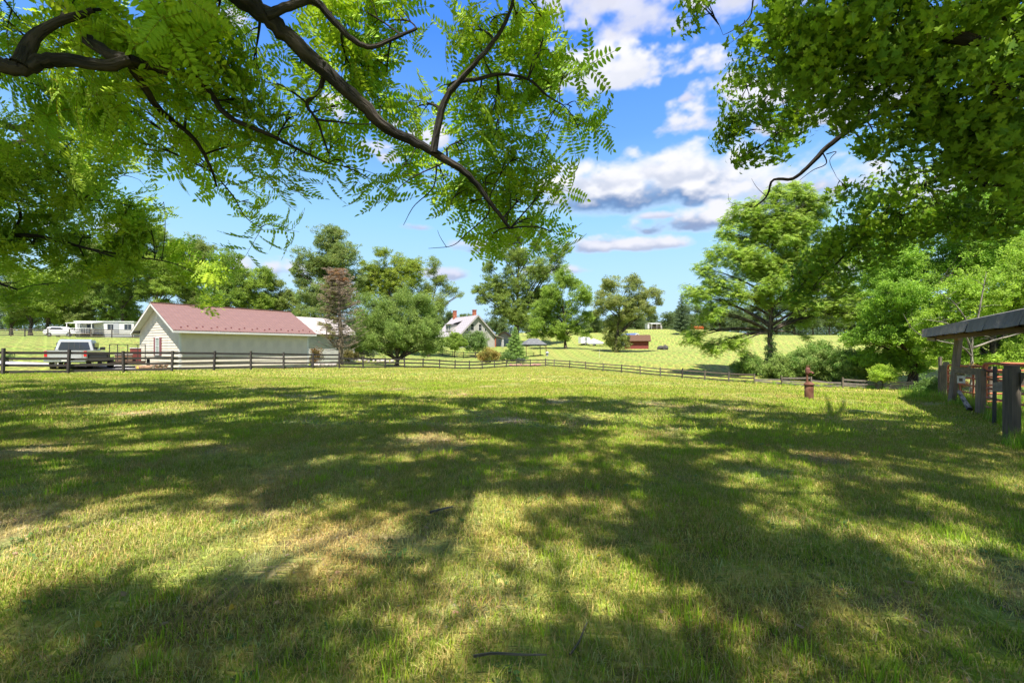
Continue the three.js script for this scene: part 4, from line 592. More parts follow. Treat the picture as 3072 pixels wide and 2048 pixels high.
// ---------------------------------------------------------------- the garage
function lapped(g, x0, x1, y0, y1, course, place, clip) {   // lapped boards: each leans out at its foot; clip(y) trims the ends under a gable
  for (let y = y0; y < y1 - 0.01; y += course) {
    const t = Math.min(y + course, y1), [a0, b0] = clip ? clip(y) : [x0, x1], [a1, b1] = clip ? clip(t) : [x0, x1];
    if (b0 - a0 < 0.02) break;
    g.poly([place(a0, y, 0.03), place(b0, y, 0.03), place(b1, t, 0.003), place(a1, t, 0.003)]); g.poly([place(a0, y, 0.003), place(b0, y, 0.003), place(b0, y, 0.03), place(a0, y, 0.03)]);
  }
}
function windowInto(root, place, x, y, w, h, frameMat, glassMat, o = {}) {   // place(x, y, out) -> point on the wall
  const bar = (ax, ay, bx, by, t = 0.06, d = 0.05) => { const g = new Geo(), q = [place(ax, ay, d), place(bx, ay, d), place(bx, by, d), place(ax, by, d)], r = [place(ax, ay, 0.0), place(bx, ay, 0.0), place(bx, by, 0.0), place(ax, by, 0.0)]; g.poly(q); for (let k = 0; k < 4; k++) g.poly([r[k], r[(k + 1) % 4], q[(k + 1) % 4], q[k]]); return g; };
  const wn = part('window', bar(x, y, x + w, y + h, 0, 0.018), glassMat, root), f = 0.07;
  const fr = new Geo(); for (const [a, b, c, d] of [[x - f, y - f, x + w + f, y], [x - f, y + h, x + w + f, y + h + f], [x - f, y, x, y + h], [x + w, y, x + w + f, y + h]]) fr.geom(bar(a, b, c, d).build()); for (let k = 1; k < (o.v ?? 1); k++) fr.geom(bar(x + w * k / o.v - 0.015, y, x + w * k / o.v + 0.015, y + h, 0, 0.03).build()); for (let k = 1; k < (o.h ?? 2); k++) fr.geom(bar(x, y + h * k / (o.h ?? 2) - 0.02, x + w, y + h * k / (o.h ?? 2) + 0.02, 0, 0.032).build());
  part('frame', fr, frameMat, wn);
  if (o.shutter) for (const s of [x - f - o.shutter - 0.02, x + w + f + 0.02]) { const sh = part('shutter', bar(s, y - f, s + o.shutter, y + h + f, 0, 0.045), matte.shutter, root), sl = new Geo(); for (let k = 0; k < 9; k++) sl.geom(bar(s + 0.04, y + k * h / 9, s + o.shutter - 0.04, y + k * h / 9 + h / 18, 0, 0.055).build()); part('slat', sl, matte.shutter, sh).userData.kind = 'stuff'; }
  return wn;
}
{
  const th = 0.958, l = V(Math.cos(th), 0, -Math.sin(th)), w = V(-Math.sin(th), 0, -Math.cos(th)), Wd = 7.5, L = 9.4, eave = 2.55, oe = 0.42, or = 0.5, rise = 2.08, corner = V(-22.6, 0, -31).addScaledVector(l, or).addScaledVector(w, oe);
  const P0 = V(corner.x, Math.min(gy(corner.x, corner.z), 0.12), corner.z), root = thing('garage', 'cream-sided garage with a maroon metal roof', 'garage', P0, th);
  const P = (x, y, z) => V(x, y, -z);                              // along, up, back
  const pitch = rise / (Wd / 2 + oe), roofY = (z) => eave + 0.1 + (Math.min(z, Wd - z) + oe) * pitch;
  const base = new Geo(); base.box(V(L / 2, -0.15, -Wd / 2), L - 0.06, 0.6, Wd - 0.06); part('foundation', base, matte.concrete, root);
  const longG = new Geo(); lapped(longG, 0.1, L - 0.1, 0.15, eave + 0.1, 0.19, (x, y, o) => P(x, y, -o)); part('wall', longG, matte.siding, root);
  const gab = (y) => { const lim = Math.max(0, (y - eave - 0.1) / pitch - oe + 0.06); return [Math.max(0.1, lim), Math.min(Wd - 0.1, Wd - lim)]; };
  const gabG = new Geo(); lapped(gabG, 0.1, Wd - 0.1, 0.15, eave + rise, 0.19, (z, y, o) => P(-o, y, Wd - z), gab); part('wall', gabG, matte.siding, root);
  const back = new Geo(); back.box(V(L - 0.06, eave / 2, -Wd / 2), 0.1, eave, Wd - 0.1); back.box(V(L / 2, eave / 2, -Wd + 0.06), L - 0.1, eave, 0.1); back.poly([P(L, eave, 0), P(L, eave, Wd), P(L, roofY(Wd / 2) - 0.1, Wd / 2)]); part('wall', back, matte.siding, root);
  for (const [x, z] of [[0, 0], [L, 0], [0, Wd], [L, Wd]]) part('corner_trim', boxGeo(x + (x ? -0.045 : 0.045), eave / 2 + 0.1, -(z + (z ? -0.045 : 0.045)), 0.13, eave + 0.05, 0.13), matte.white, root);
  for (const s of [0, 1]) {   // two slopes of ribbed metal
    const z0 = s ? Wd + oe : -oe, zr = Wd / 2, y0 = eave + 0.1, y1 = eave + 0.1 + rise, g = new Geo(), X0 = -or, X1 = L + or, up = V(0, Math.cos(Math.atan(pitch)), (s ? -1 : 1) * Math.sin(Math.atan(pitch))), q = (x, t, lift) => P(x, mix(y0, y1, t), mix(z0, zr, t)).addScaledVector(up, lift);
    const quad = (a, b, c, d) => s ? g.poly([b, a, d, c]) : g.poly([a, b, c, d]);
    quad(q(X0, 0, 0.05), q(X1, 0, 0.05), q(X1, 1, 0.05), q(X0, 1, 0.05)); quad(q(X1, 0, 0), q(X0, 0, 0), q(X0, 1, 0), q(X1, 1, 0)); quad(q(X0, 0, 0), q(X1, 0, 0), q(X1, 0, 0.05), q(X0, 0, 0.05)); quad(q(X0, 1, 0.05), q(X0, 1, 0), q(X0, 0, 0), q(X0, 0, 0.05)); quad(q(X1, 0, 0.05), q(X1, 0, 0), q(X1, 1, 0), q(X1, 1, 0.05));
    const roof = part('roof', g, matte.redRoof, root), rib = new Geo(), put = (a, b, c, d) => s ? rib.poly([b, a, d, c]) : rib.poly([a, b, c, d]);
    for (let x = X0 + 0.12; x < X1 - 0.05; x += 0.229) { put(q(x, 0, 0.051), q(x + 0.012, 0, 0.07), q(x + 0.012, 1, 0.07), q(x, 1, 0.051)); put(q(x + 0.012, 0, 0.07), q(x + 0.03, 0, 0.07), q(x + 0.03, 1, 0.07), q(x + 0.012, 1, 0.07)); put(q(x + 0.03, 0, 0.07), q(x + 0.042, 0, 0.051), q(x + 0.042, 1, 0.051), q(x + 0.03, 1, 0.07)); }
    part('rib', rib, matte.redRoof, roof).userData.kind = 'stuff';
    if (!s) for (let k = 0; k < 21; k++) { const c = q(X0 + 0.55 + k * 0.47, k & 1 ? 0.135 : 0.085, 0.09); part('snow_guard', new Geo().box(c, 0.1, 0.075, 0.05), matte.shutter, roof); }
    const eaveG = new Geo().beam(P(X0 + 0.01, y0 - 0.07, z0 + (s ? -0.02 : 0.02)), P(X1 - 0.01, y0 - 0.07, z0 + (s ? -0.02 : 0.02)), 0.09, 0.13); part('gutter', eaveG, matte.white, root);
    const sof = new Geo(); sof.poly([P(X0, y0 - 0.02, z0), P(X1, y0 - 0.02, z0), P(X1, y0 - 0.02, s ? Wd : 0), P(X0, y0 - 0.02, s ? Wd : 0)]); part('soffit', sof, matte.white, root);
    for (const x of [X0 + 0.012, X1 - 0.012]) part('rake_board', new Geo().beam(q(x, -0.005, -0.075), q(x, 1, -0.075), 0.025, 0.15), matte.white, root);
    const under = new Geo(); under.poly([q(X0, 0, -0.012), q(X0, 1, -0.012), q(0, 1, -0.012), q(0, 0, -0.012)]); part('soffit', under, matte.white, root);
  }
  part('ridge_cap', new Geo().box(P(L / 2, eave + 0.1 + rise + 0.055, Wd / 2), L + 2 * or + 0.01, 0.05, 0.3), matte.redRoof, root);
  windowInto(root, (z, y, o) => P(-o - 0.028, y, Wd - z), Wd * 0.5 - 0.35, 1.05, 0.62, 1.15, matte.white, matte.paleGlass, { shutter: 0.3 });
}

// ---------------------------------------------------------------- other buildings
function gabled(root, W, L, eave, rise, over, wallMat, roofMat, trim, thick = 0.12, slopeDrop = 0) {   // width on x, gables at z = 0 and z = -L
  const g = new Geo(), h = W / 2, e = eave, r = eave + rise;
  g.poly([V(-h, 0, 0), V(h, 0, 0), V(h, e, 0), V(0, r, 0), V(-h, e, 0)]); g.poly([V(h, 0, -L), V(-h, 0, -L), V(-h, e, -L), V(0, r, -L), V(h, e, -L)]); g.poly([V(-h, 0, -L), V(-h, 0, 0), V(-h, e, 0), V(-h, e, -L)]); g.poly([V(h, 0, 0), V(h, 0, -L), V(h, e, -L), V(h, e, 0)]);
  part('wall', g, wallMat, root);
  const p = rise / h, roofs = [];
  for (const s of [-1, 1]) { const lo = V(s * (h + over), e - over * p + 0.03, 0), hi = V(0, r + 0.03, 0), n = V(s * Math.sin(Math.atan(p)), Math.cos(Math.atan(p)), 0).multiplyScalar(thick), z0 = over, z1 = -L - over, q = (b, z, t) => V(b.x, b.y, z).addScaledVector(n, t), G = new Geo(), f = (...a) => G.poly(s > 0 ? a : a.reverse()); f(q(lo, z0, 1), q(lo, z1, 1), q(hi, z1, 1), q(hi, z0, 1)); f(q(lo, z1, 0), q(lo, z0, 0), q(hi, z0, 0), q(hi, z1, 0)); f(q(lo, z0, 0), q(lo, z1, 0), q(lo, z1, 1), q(lo, z0, 1)); f(q(hi, z0, 1), q(hi, z0, 0), q(lo, z0, 0), q(lo, z0, 1)); f(q(hi, z1, 0), q(hi, z1, 1), q(lo, z1, 1), q(lo, z1, 0)); roofs.push(part('roof', G, roofMat, root)); if (trim) part('rake_board', new Geo().beam(V(lo.x, lo.y - 0.08, over + 0.02), V(hi.x, hi.y - 0.08, over + 0.02), 0.04, 0.2), trim, root); }
  return roofs;
}
{ // the cottage behind the garage
  const f = floorAt(968, 53), root = thing('cottage', 'pale cottage behind the garage with a white stair rail', 'house', V(f.x, f.y, f.z), 0.958 - Math.PI / 2 + 0.05), fl = 1.0;
  const body = new THREE.Group(); body.name = 'body'; body.position.set(0, 0, 4.5); root.add(body);
  gabled(body, 6.0, 6.5, 3.0, 1.75, 0.3, matte.white, matte.paleRoof, matte.white);
  windowInto(root, (x, y, o) => V(3.0 + o, y, 1 - x), 0.5, 1.5, 0.8, 1.0, matte.white, matte.glass, { v: 2 });
  windowInto(root, (x, y, o) => V(x, y, 4.5 + o), -1.6, 1.6, 0.7, 1.0, matte.white, matte.glass, { v: 1 });
  const deck = part('deck', boxGeo(0.6, fl, 5.6, 3.4, 0.12, 2.0), matte.cream, root);
  for (let k = 0; k < 12; k++) part('baluster', boxGeo(-0.95 + k * 0.28, fl + 0.5, 6.5, 0.05, 0.86, 0.05), matte.white, deck);
  part('hand_rail', boxGeo(0.6, fl + 0.95, 6.5, 3.4, 0.07, 0.09), matte.white, deck);
  const lat = new Geo(); for (let k = -6; k < 22; k++) { const x = -1.0 + k * 0.16; for (const s of [-1, 1]) { const a = V(clamp(x, -1.1, 2.3), 0.1, 6.58 + s * 0.006), b = V(clamp(x + s * 0.8, -1.1, 2.3), 0.9, 6.58 + s * 0.006); if (Math.abs(a.x - b.x) > 0.2) lat.beam(a, b, 0.01, 0.04); } } part('lattice', lat, matte.white, deck);
  for (let k = 0; k < 5; k++) part('step', boxGeo(-1.35 - k * 0.28, fl - 0.1 - k * 0.19, 5.9, 0.3, 0.08, 1.2), matte.cream, deck);
  part('stair_rail', new Geo().beam(V(-1.1, fl + 0.95, 6.5), V(-2.6, 0.95, 6.5), 0.07, 0.09).beam(V(-2.55, 0, 6.5), V(-2.55, 1.0, 6.5), 0.09, 0.09), matte.white, deck);
}
{ // the farmhouse
  const f = floorAt(1432, 110, -0.1), root = thing('farmhouse', 'old farmhouse with a steep grey roof, dormer and two brick chimneys', 'house', f, 0.58), W = 9.6, L = 13, e = 2.9, r = 4.7;
  gabled(root, W, L, e, r, 0.45, matte.stucco, matte.greyRoof, matte.stucco, 0.18);
  const wall = (x, y, o) => V(x, y, o);
  windowInto(root, wall, -1.75, 4.1, 0.8, 1.5, matte.white, matte.glass); windowInto(root, wall, 0.35, 4.1, 0.8, 1.5, matte.white, matte.glass); windowInto(root, wall, -2.95, 4.0, 0.45, 0.6, matte.white, matte.glass, { h: 1 }); windowInto(root, wall, 2.0, 4.0, 0.45, 0.6, matte.white, matte.glass, { h: 1 }); windowInto(root, wall, -3.2, 0.9, 0.9, 1.5, matte.white, matte.glass); windowInto(root, wall, 0.8, 0.9, 1.2, 1.5, matte.white, matte.glass);
  const d = new Geo(), dz = -7; d.box(V(-2.9, 4.85, dz), 2.6, 1.7, 3.0); const dm = part('dormer', d, matte.stucco, root); part('dormer_roof', new Geo().beam(V(-4.5, 5.72, dz), V(-0.9, 6.75, dz), 3.6, 0.12), matte.greyRoof, dm); windowInto(dm, (x, y, o) => V(-4.2 - o, y, dz + x), -1.0, 4.35, 0.8, 1.05, matte.white, matte.glass, { v: 2 }); windowInto(dm, (x, y, o) => V(-4.2 - o, y, dz + x), 0.2, 4.35, 0.8, 1.05, matte.white, matte.glass, { v: 2 });
  for (const [x, z, h] of [[-0.2, -11.6, 9.4], [0.5, -2.4, 9.0]]) { const c = part('chimney', boxGeo(x, h - 1.2, z, 0.75, 2.6, 0.75), matte.brick, root); part('chimney_cap', boxGeo(x, h + 0.12, z, 0.92, 0.14, 0.92), matte.brick, c); }
  part('porch_roof', new Geo().beam(V(W / 2 - 0.2, 3.0, -1.6), V(W / 2 + 2.2, 2.35, -1.6), 4.6, 0.1), matte.greyRoof, root); for (const z of [0.3, -3.4]) part('porch_post', boxGeo(W / 2 + 2.0, 1.2, z, 0.5, 2.4, 0.5), matte.concrete, root); part('porch_wall', boxGeo(W / 2 + 0.06, 1.3, -1.6, 0.1, 2.2, 4.0), matte.brick, root);
}
{ // the small garage behind the gazebo
  const f = floorAt(1512, 122, -0.05), root = thing('outbuilding', 'small white outbuilding with a tan-trimmed gable beside the spruce', 'shed', f, -0.15);
  gabled(root, 4.6, 6, 2.3, 1.5, 0.4, matte.stucco, matte.tanWood, matte.tanWood); part('door', boxGeo(0, 1.0, 0.04, 2.4, 2.0, 0.06), matte.paleGlass, root);
}
{ // the gazebo
  const f = floorAt(1600, 86), root = thing('gazebo', 'open gazebo with a dark grey hipped canopy and thin posts', 'gazebo', f, 0.3), W = 4.2, D = 3.4;
  const g = new Geo(), c = [V(-W / 2, 2.2, D / 2), V(W / 2, 2.2, D / 2), V(W / 2, 2.2, -D / 2), V(-W / 2, 2.2, -D / 2)], t = [V(-0.8, 3.3, 0.2), V(0.8, 3.3, 0.2), V(0.8, 3.3, -0.2), V(-0.8, 3.3, -0.2)];
  for (let k = 0; k < 4; k++) g.poly([c[k], c[(k + 1) % 4], t[(k + 1) % 4], t[k]]); g.poly(t); g.poly([...c].reverse()); part('canopy', g, matte.darkRoof, root);
  for (const v of c) { const x = v.x * 0.92, z = v.z * 0.9; part('post', new Geo().beam(V(x, -0.1, z), V(x, 2.25, z), 0.1, 0.1).beam(V(x, 1.7, z), V(x * 0.72, 2.18, z), 0.06, 0.08), matte.brownWood, root); }
  const b = thing('picnic_table', 'black picnic table under the gazebo canopy', 'table', onGround(f.x - 0.6, f.z + 0.1)); part('table_top', boxGeo(0, 0.75, 0, 1.8, 0.06, 0.8), matte.black, b); for (const s of [-1, 1]) { part('bench', boxGeo(0, 0.45, s * 0.7, 1.8, 0.05, 0.28), matte.black, b); part('leg', new Geo().beam(V(s * 0.65, -0.05, -0.65), V(s * 0.65, 0.75, 0.25), 0.06, 0.08).beam(V(s * 0.65, -0.05, 0.65), V(s * 0.65, 0.75, -0.25), 0.06, 0.08), matte.black, b); }
}
{ // the red shed
  const f = floorAt(1945, 106, -0.05), root = thing('red_shed', 'small red shed with a white door and mossy roof', 'shed', f, 0.25);
  gabled(root, 3.0, 5.2, 2.0, 1.1, 0.45, matte.red, matte.brownWood, matte.red); root.rotation.y = 1.35; const dr = part('door', boxGeo(1.53, 0.92, -1.0, 0.06, 1.85, 0.95), matte.white, root); part('handle', boxGeo(1.58, 0.9, -1.3, 0.05, 0.12, 0.04), matte.black, dr);
  const f2 = floorAt(1910, 116, -0.05), r2 = thing('tin_roof_shed', 'low shed with a bright tin roof behind the red shed', 'shed', f2, 0.5); gabled(r2, 4.0, 4.6, 2.1, 1.2, 0.3, matte.grey, matte.chrome, matte.white);
}
function trailerHome(name, label, u, depth, len, turn, o = {}) {
  const f = floorAt(u, depth, -0.05), root = thing(name, label, 'trailer', f, turn), h = o.h ?? 2.6, w = 3.4;
  part('skirting', boxGeo(0, 0.3, 0, len - 0.06, 0.62, w - 0.06), matte.grey, root); part('wall', boxGeo(0, 0.6 + (h - 0.6) / 2, 0, len, h - 0.6, w), matte.white, root); part('roof', boxGeo(0, h + 0.05, 0, len + 0.3, 0.1, w + 0.3), matte.carWhite, root);
  for (const x of o.windows ?? [-0.3, 0.05, 0.34]) windowInto(root, (a, y, t) => V(a, y, w / 2 + t), x * len, 1.3, 1.1, 0.9, matte.white, matte.glass, { v: 2, h: 1 });
  part('door', boxGeo(len * 0.2, 1.55, w / 2 + 0.03, 0.85, 1.9, 0.05), matte.grey, root);
  if (o.porch) { const [x, wd, mat] = o.porch; const a = part('awning', new Geo().beam(V(x, h - 0.1, w / 2), V(x, h - 0.35, w / 2 + 2.4), wd, 0.08), matte.carWhite, root); for (const s of [-0.46, 0, 0.46]) part('awning_post', boxGeo(x + s * wd, (h - 0.35) / 2, w / 2 + 2.3, 0.09, h - 0.35, 0.09), matte.white, a); const rl = new Geo(); for (let k = 0; k < 12; k++) rl.box(V(x - wd / 2 + wd * k / 11, 1.0, w / 2 + 2.25), 0.05, 0.8, 0.04); rl.box(V(x, 1.4, w / 2 + 2.25), wd, 0.07, 0.07); part('porch_rail', rl, mat, a); part('deck', boxGeo(x, 0.55, w / 2 + 1.15, wd, 0.1, 2.3), matte.brownWood, a); }
  return root;
}
trailerHome('mobile_home', 'white flat-roofed trailer home behind the far board fence', 335, 80, 9.0, 0.12, { porch: [-2.2, 4.0, matte.white] });
trailerHome('mobile_home', 'far white trailer home on the crest of the hay field', 1978, 186, 10.5, 0.05, { porch: [-2.4, 4.6, matte.brownWood] });

// ---------------------------------------------------------------- vehicles (their length along x, nose at the far end)
function slab(profile, width, bevel, taper) {   // an outline in x, y pulled across z with rounded edges; taper narrows it upwards from a height
  const s = new THREE.Shape(profile.map(([x, y]) => new THREE.Vector2(x, y))), g = new THREE.ExtrudeGeometry(s, { depth: width - 2 * bevel, bevelEnabled: true, bevelThickness: bevel, bevelSize: bevel * 0.7, bevelSegments: 2, steps: 1 });
  g.translate(0, 0, -(width - 2 * bevel) / 2);
  if (taper) { const p = g.attributes.position; for (let k = 0; k < p.count; k++) { const t = clamp((p.getY(k) - taper[0]) / (taper[1] - taper[0])); p.setZ(k, p.getZ(k) * (1 - t * taper[2])); } g.computeVertexNormals(); }
  return g;
}
function wheel(root, x, z, r, w = 0.22) { const t = part('wheel', new THREE.CylinderGeometry(r, r, w, 22).rotateX(Math.PI / 2).translate(x, r, z), matte.rubber, root); part('rim', new THREE.CylinderGeometry(r * 0.6, r * 0.62, w + 0.02, 14).rotateX(Math.PI / 2).translate(x, r, z), matte.chrome, t); }
const turnTo = (x, z) => Math.atan2(-z, x);
{
  const f = floorAt(196, 28.6, 0.02), root = thing('pickup_truck', 'silver pickup truck parked tail-first behind the black fence', 'pickup', f, turnTo(-0.62, -1));
  part('body', slab([[0.05, 0.55], [0.02, 1.12], [2.0, 1.14], [3.8, 1.14], [5.3, 1.06], [5.5, 0.95], [5.5, 0.5], [4.9, 0.45], [4.75, 0.75], [4.2, 0.75], [4.05, 0.42], [1.75, 0.42], [1.6, 0.75], [1.05, 0.75], [0.9, 0.45]], 1.98, 0.06), matte.silver, root);
  part('cab', slab([[1.95, 1.1], [2.1, 1.78], [2.35, 1.84], [3.4, 1.82], [4.1, 1.12]], 1.9, 0.05, [1.1, 1.85, 0.18]), matte.silver, root);
  const gl = new Geo(), dz = 0.78; gl.poly([V(1.895, 1.22, -dz), V(1.895, 1.22, dz), V(2.04, 1.7, dz - 0.12), V(2.04, 1.7, -dz + 0.12)]); const rw = part('rear_window', gl, matte.glass, root); part('rear_window', new Geo().poly([V(1.89, 1.22, dz), V(1.89, 1.22, -dz), V(2.035, 1.7, -dz + 0.12), V(2.035, 1.7, dz - 0.12)]), matte.glass, root);
  for (const z of [-0.26, 0, 0.26]) part('window_bar', new Geo().beam(V(1.88, 1.22, z), V(2.025, 1.7, z), 0.02, 0.02), matte.black, rw);
  for (const s of [-1, 1]) { part('side_window', new Geo().beam(V(2.3, 1.46, s * 0.93), V(3.5, 1.46, s * 0.93), 0.02, 0.42, 0), matte.glass, root); part('tail_light', boxGeo(0.0, 0.95, s * 0.9, 0.05, 0.34, 0.14), matte.redLens, root); part('mirror', boxGeo(3.5, 1.28, s * 1.14, 0.14, 0.2, 0.26), matte.black, root); for (const x of [1.32, 4.47]) wheel(root, x, s * 0.87, 0.38); }
  part('tailgate', boxGeo(-0.01, 0.88, 0, 0.05, 0.5, 1.5), matte.silver, root); part('tailgate_handle', boxGeo(-0.045, 1.02, 0, 0.02, 0.07, 0.24), matte.black, root); part('rear_bumper', boxGeo(-0.1, 0.55, 0, 0.16, 0.18, 1.9), matte.chrome, root); part('number_plate', boxGeo(-0.19, 0.56, 0, 0.012, 0.13, 0.3), matte.white, root); part('bed_rail', boxGeo(1.0, 1.16, 0, 1.9, 0.05, 1.7), matte.black, root);
}
{
  const f = floorAt(254, 29.2, 0.02), root = thing('utility_trailer', 'black utility trailer with red tail lamps beside the pickup', 'trailer', f, turnTo(-0.8, -1));
  part('deck', boxGeo(1.5, 0.5, 0, 3.0, 0.08, 2.1), matte.black, root);
  for (const s of [-1, 1]) { part('side_panel', boxGeo(1.5, 0.8, s * 1.06, 3.0, 0.55, 0.04), matte.black, root); part('tail_lamp', boxGeo(-0.03, 0.34, s * 0.8, 0.05, 0.1, 0.2), matte.redLens, root); part('fender', boxGeo(1.5, 0.66, s * 1.22, 0.9, 0.05, 0.26), matte.black, root); wheel(root, 1.5, s * 1.22, 0.32, 0.2); }
  part('tailgate', boxGeo(-0.02, 0.8, 0, 0.04, 0.56, 2.08), matte.black, root); for (const y of [0.58, 0.8, 1.04]) part('rail', boxGeo(-0.06, y, 0, 0.04, 0.05, 2.08), matte.black, root); part('number_plate', boxGeo(-0.06, 0.36, -0.1, 0.012, 0.13, 0.3), matte.paleGlass, root); part('drawbar', new Geo().beam(V(3.0, 0.45, 0.6), V(4.2, 0.45, 0), 0.08, 0.1).beam(V(3.0, 0.45, -0.6), V(4.2, 0.45, 0), 0.08, 0.1), matte.black, root);
}
{
  const f = floorAt(382, 31, 0.02), root = thing('ramp_trailer', 'low trailer with an upright black ramp gate by the garage', 'trailer', f, turnTo(-0.75, -1));
  part('deck', boxGeo(1.4, 0.42, 0, 2.8, 0.07, 1.8), matte.brownWood, root);
  const gate = part('ramp_gate', new Geo().box(V(0, 1.62, 0), 0.045, 0.045, 1.86).box(V(0, 0.5, 0), 0.045, 0.045, 1.86).box(V(0, 1.05, -0.92), 0.045, 1.14, 0.045).box(V(0, 1.05, 0.92), 0.045, 1.14, 0.045), matte.black, root);
  for (const z of [-0.52, 0, 0.53]) part('gate_bar', boxGeo(0, 1.06, z, 0.04, 1.1, 0.045), matte.black, gate);
  const mesh = new Geo(); for (let k = 0; k < 12; k++) mesh.box(V(0.01, 0.55 + k * 0.09, 0), 0.008, 0.008, 1.8); part('wire_mesh', mesh, matte.black, gate).userData.kind = 'stuff';
  for (const s of [-1, 1]) { wheel(root, 1.5, s * 1.05, 0.3, 0.18); part('fender', boxGeo(1.5, 0.64, s * 1.05, 0.8, 0.04, 0.22), matte.black, root); part('side_rail', boxGeo(1.4, 0.75, s * 0.9, 2.8, 0.05, 0.05), matte.black, root); }
  const bx = thing('storage_bin', 'tan storage bin on the low trailer behind the ramp gate', 'bin', V(f.x, f.y + 0.455, f.z), turnTo(-0.75, -1)); part('bin_body', boxGeo(1.0, 0.24, -0.25, 0.6, 0.48, 0.9), matte.tanWood, bx); part('lid', boxGeo(1.0, 0.51, -0.25, 0.66, 0.06, 0.96), matte.cream, bx);
  const rc = thing('red_crate', 'red crate on the low trailer behind the ramp gate', 'crate', V(f.x, f.y + 0.455, f.z), turnTo(-0.75, -1)); part('crate_body', boxGeo(1.7, 0.45, 0.35, 0.5, 0.9, 0.6), matte.red, rc); part('lid', boxGeo(1.7, 0.93, 0.35, 0.55, 0.06, 0.65), matte.white, rc);
}
{ // odds and ends along the garage gable
  const R = rng(731), pp = floorAt(432, 31.2), pipe = thing('clay_pipe', 'tan clay pipe lying by the garage gable', 'pipe', V(pp.x, pp.y + 0.14, pp.z), 0.25); part('barrel', new THREE.CylinderGeometry(0.15, 0.15, 0.9, 16).rotateZ(Math.PI / 2), matte.tanWood, pipe); part('collar', new THREE.CylinderGeometry(0.185, 0.185, 0.14, 16).rotateZ(Math.PI / 2).translate(0.45, 0, 0), matte.tanWood, pipe);
  for (let k = 0; k < 6; k++) { const p = floorAt(462 + (k % 3) * 14, 30.9), r = 0.085 + R() * 0.03, l = thing('firewood_log', `split firewood log, ${['left of the bottom row', 'middle of the bottom row', 'right of the bottom row', 'left of the top row', 'middle of the top row', 'right of the top row'][k]}, by the garage corner`, 'log', V(p.x, p.y + r + (k > 2 ? 0.19 : 0), p.z), -0.2 + R() * 0.3, 'firewood by the garage corner'); const c = new THREE.CylinderGeometry(r, r * 1.05, 0.62, 9).rotateX(Math.PI / 2 - 0.3).rotateY(1.2); part('bark', c, matte.deadBark, l); part('cut_end', new THREE.CylinderGeometry(r * 0.9, r * 0.9, 0.63, 9).rotateX(Math.PI / 2 - 0.3).rotateY(1.2), matte.tanWood, l); }
  const q = floorAt(412, 30.6), a = thing('folding_stand', 'small yellow folding stand by the clay pipe', 'stand', q); part('leg', new Geo().beam(V(-0.1, 0, 0.05), V(0, 0.26, 0), 0.03, 0.03), matte.yellow, a); part('leg', new Geo().beam(V(0.1, 0, 0.05), V(0, 0.26, 0), 0.03, 0.03), matte.yellow, a); part('crossbar', boxGeo(0, 0.12, 0.03, 0.12, 0.025, 0.02), matte.yellow, a);
}
{ // the white car by the trailer
  const f = floorAt(190, 75.5, 0.02), root = thing('parked_car', 'white hatchback parked before the white trailer home', 'car', f, 0.1);
  part('body', slab([[-2.3, 0.45], [-2.35, 0.95], [-2.1, 1.05], [1.3, 1.02], [2.3, 0.85], [2.4, 0.45], [1.9, 0.4], [1.75, 0.68], [1.2, 0.68], [1.05, 0.35], [-1.05, 0.35], [-1.2, 0.68], [-1.75, 0.68], [-1.9, 0.4]], 1.85, 0.08), matte.carWhite, root); part('cabin', slab([[-2.1, 1.0], [-1.8, 1.5], [-1.2, 1.62], [0.2, 1.58], [1.2, 1.0]], 1.7, 0.06, [1, 1.62, 0.16]), matte.carWhite, root);
  for (const s of [-1, 1]) { part('side_window', new Geo().poly(s > 0 ? [V(-1.7, 1.1, 0.855), V(0.85, 1.1, 0.855), V(0.15, 1.5, 0.77), V(-1.2, 1.52, 0.77)] : [V(0.85, 1.1, -0.855), V(-1.7, 1.1, -0.855), V(-1.2, 1.52, -0.77), V(0.15, 1.5, -0.77)]), matte.glass, root); for (const x of [-1.48, 1.48]) wheel(root, x, s * 0.82, 0.33, 0.2); part('head_lamp', boxGeo(2.3, 0.75, s * 0.7, 0.1, 0.14, 0.3), matte.paleGlass, root); }
}
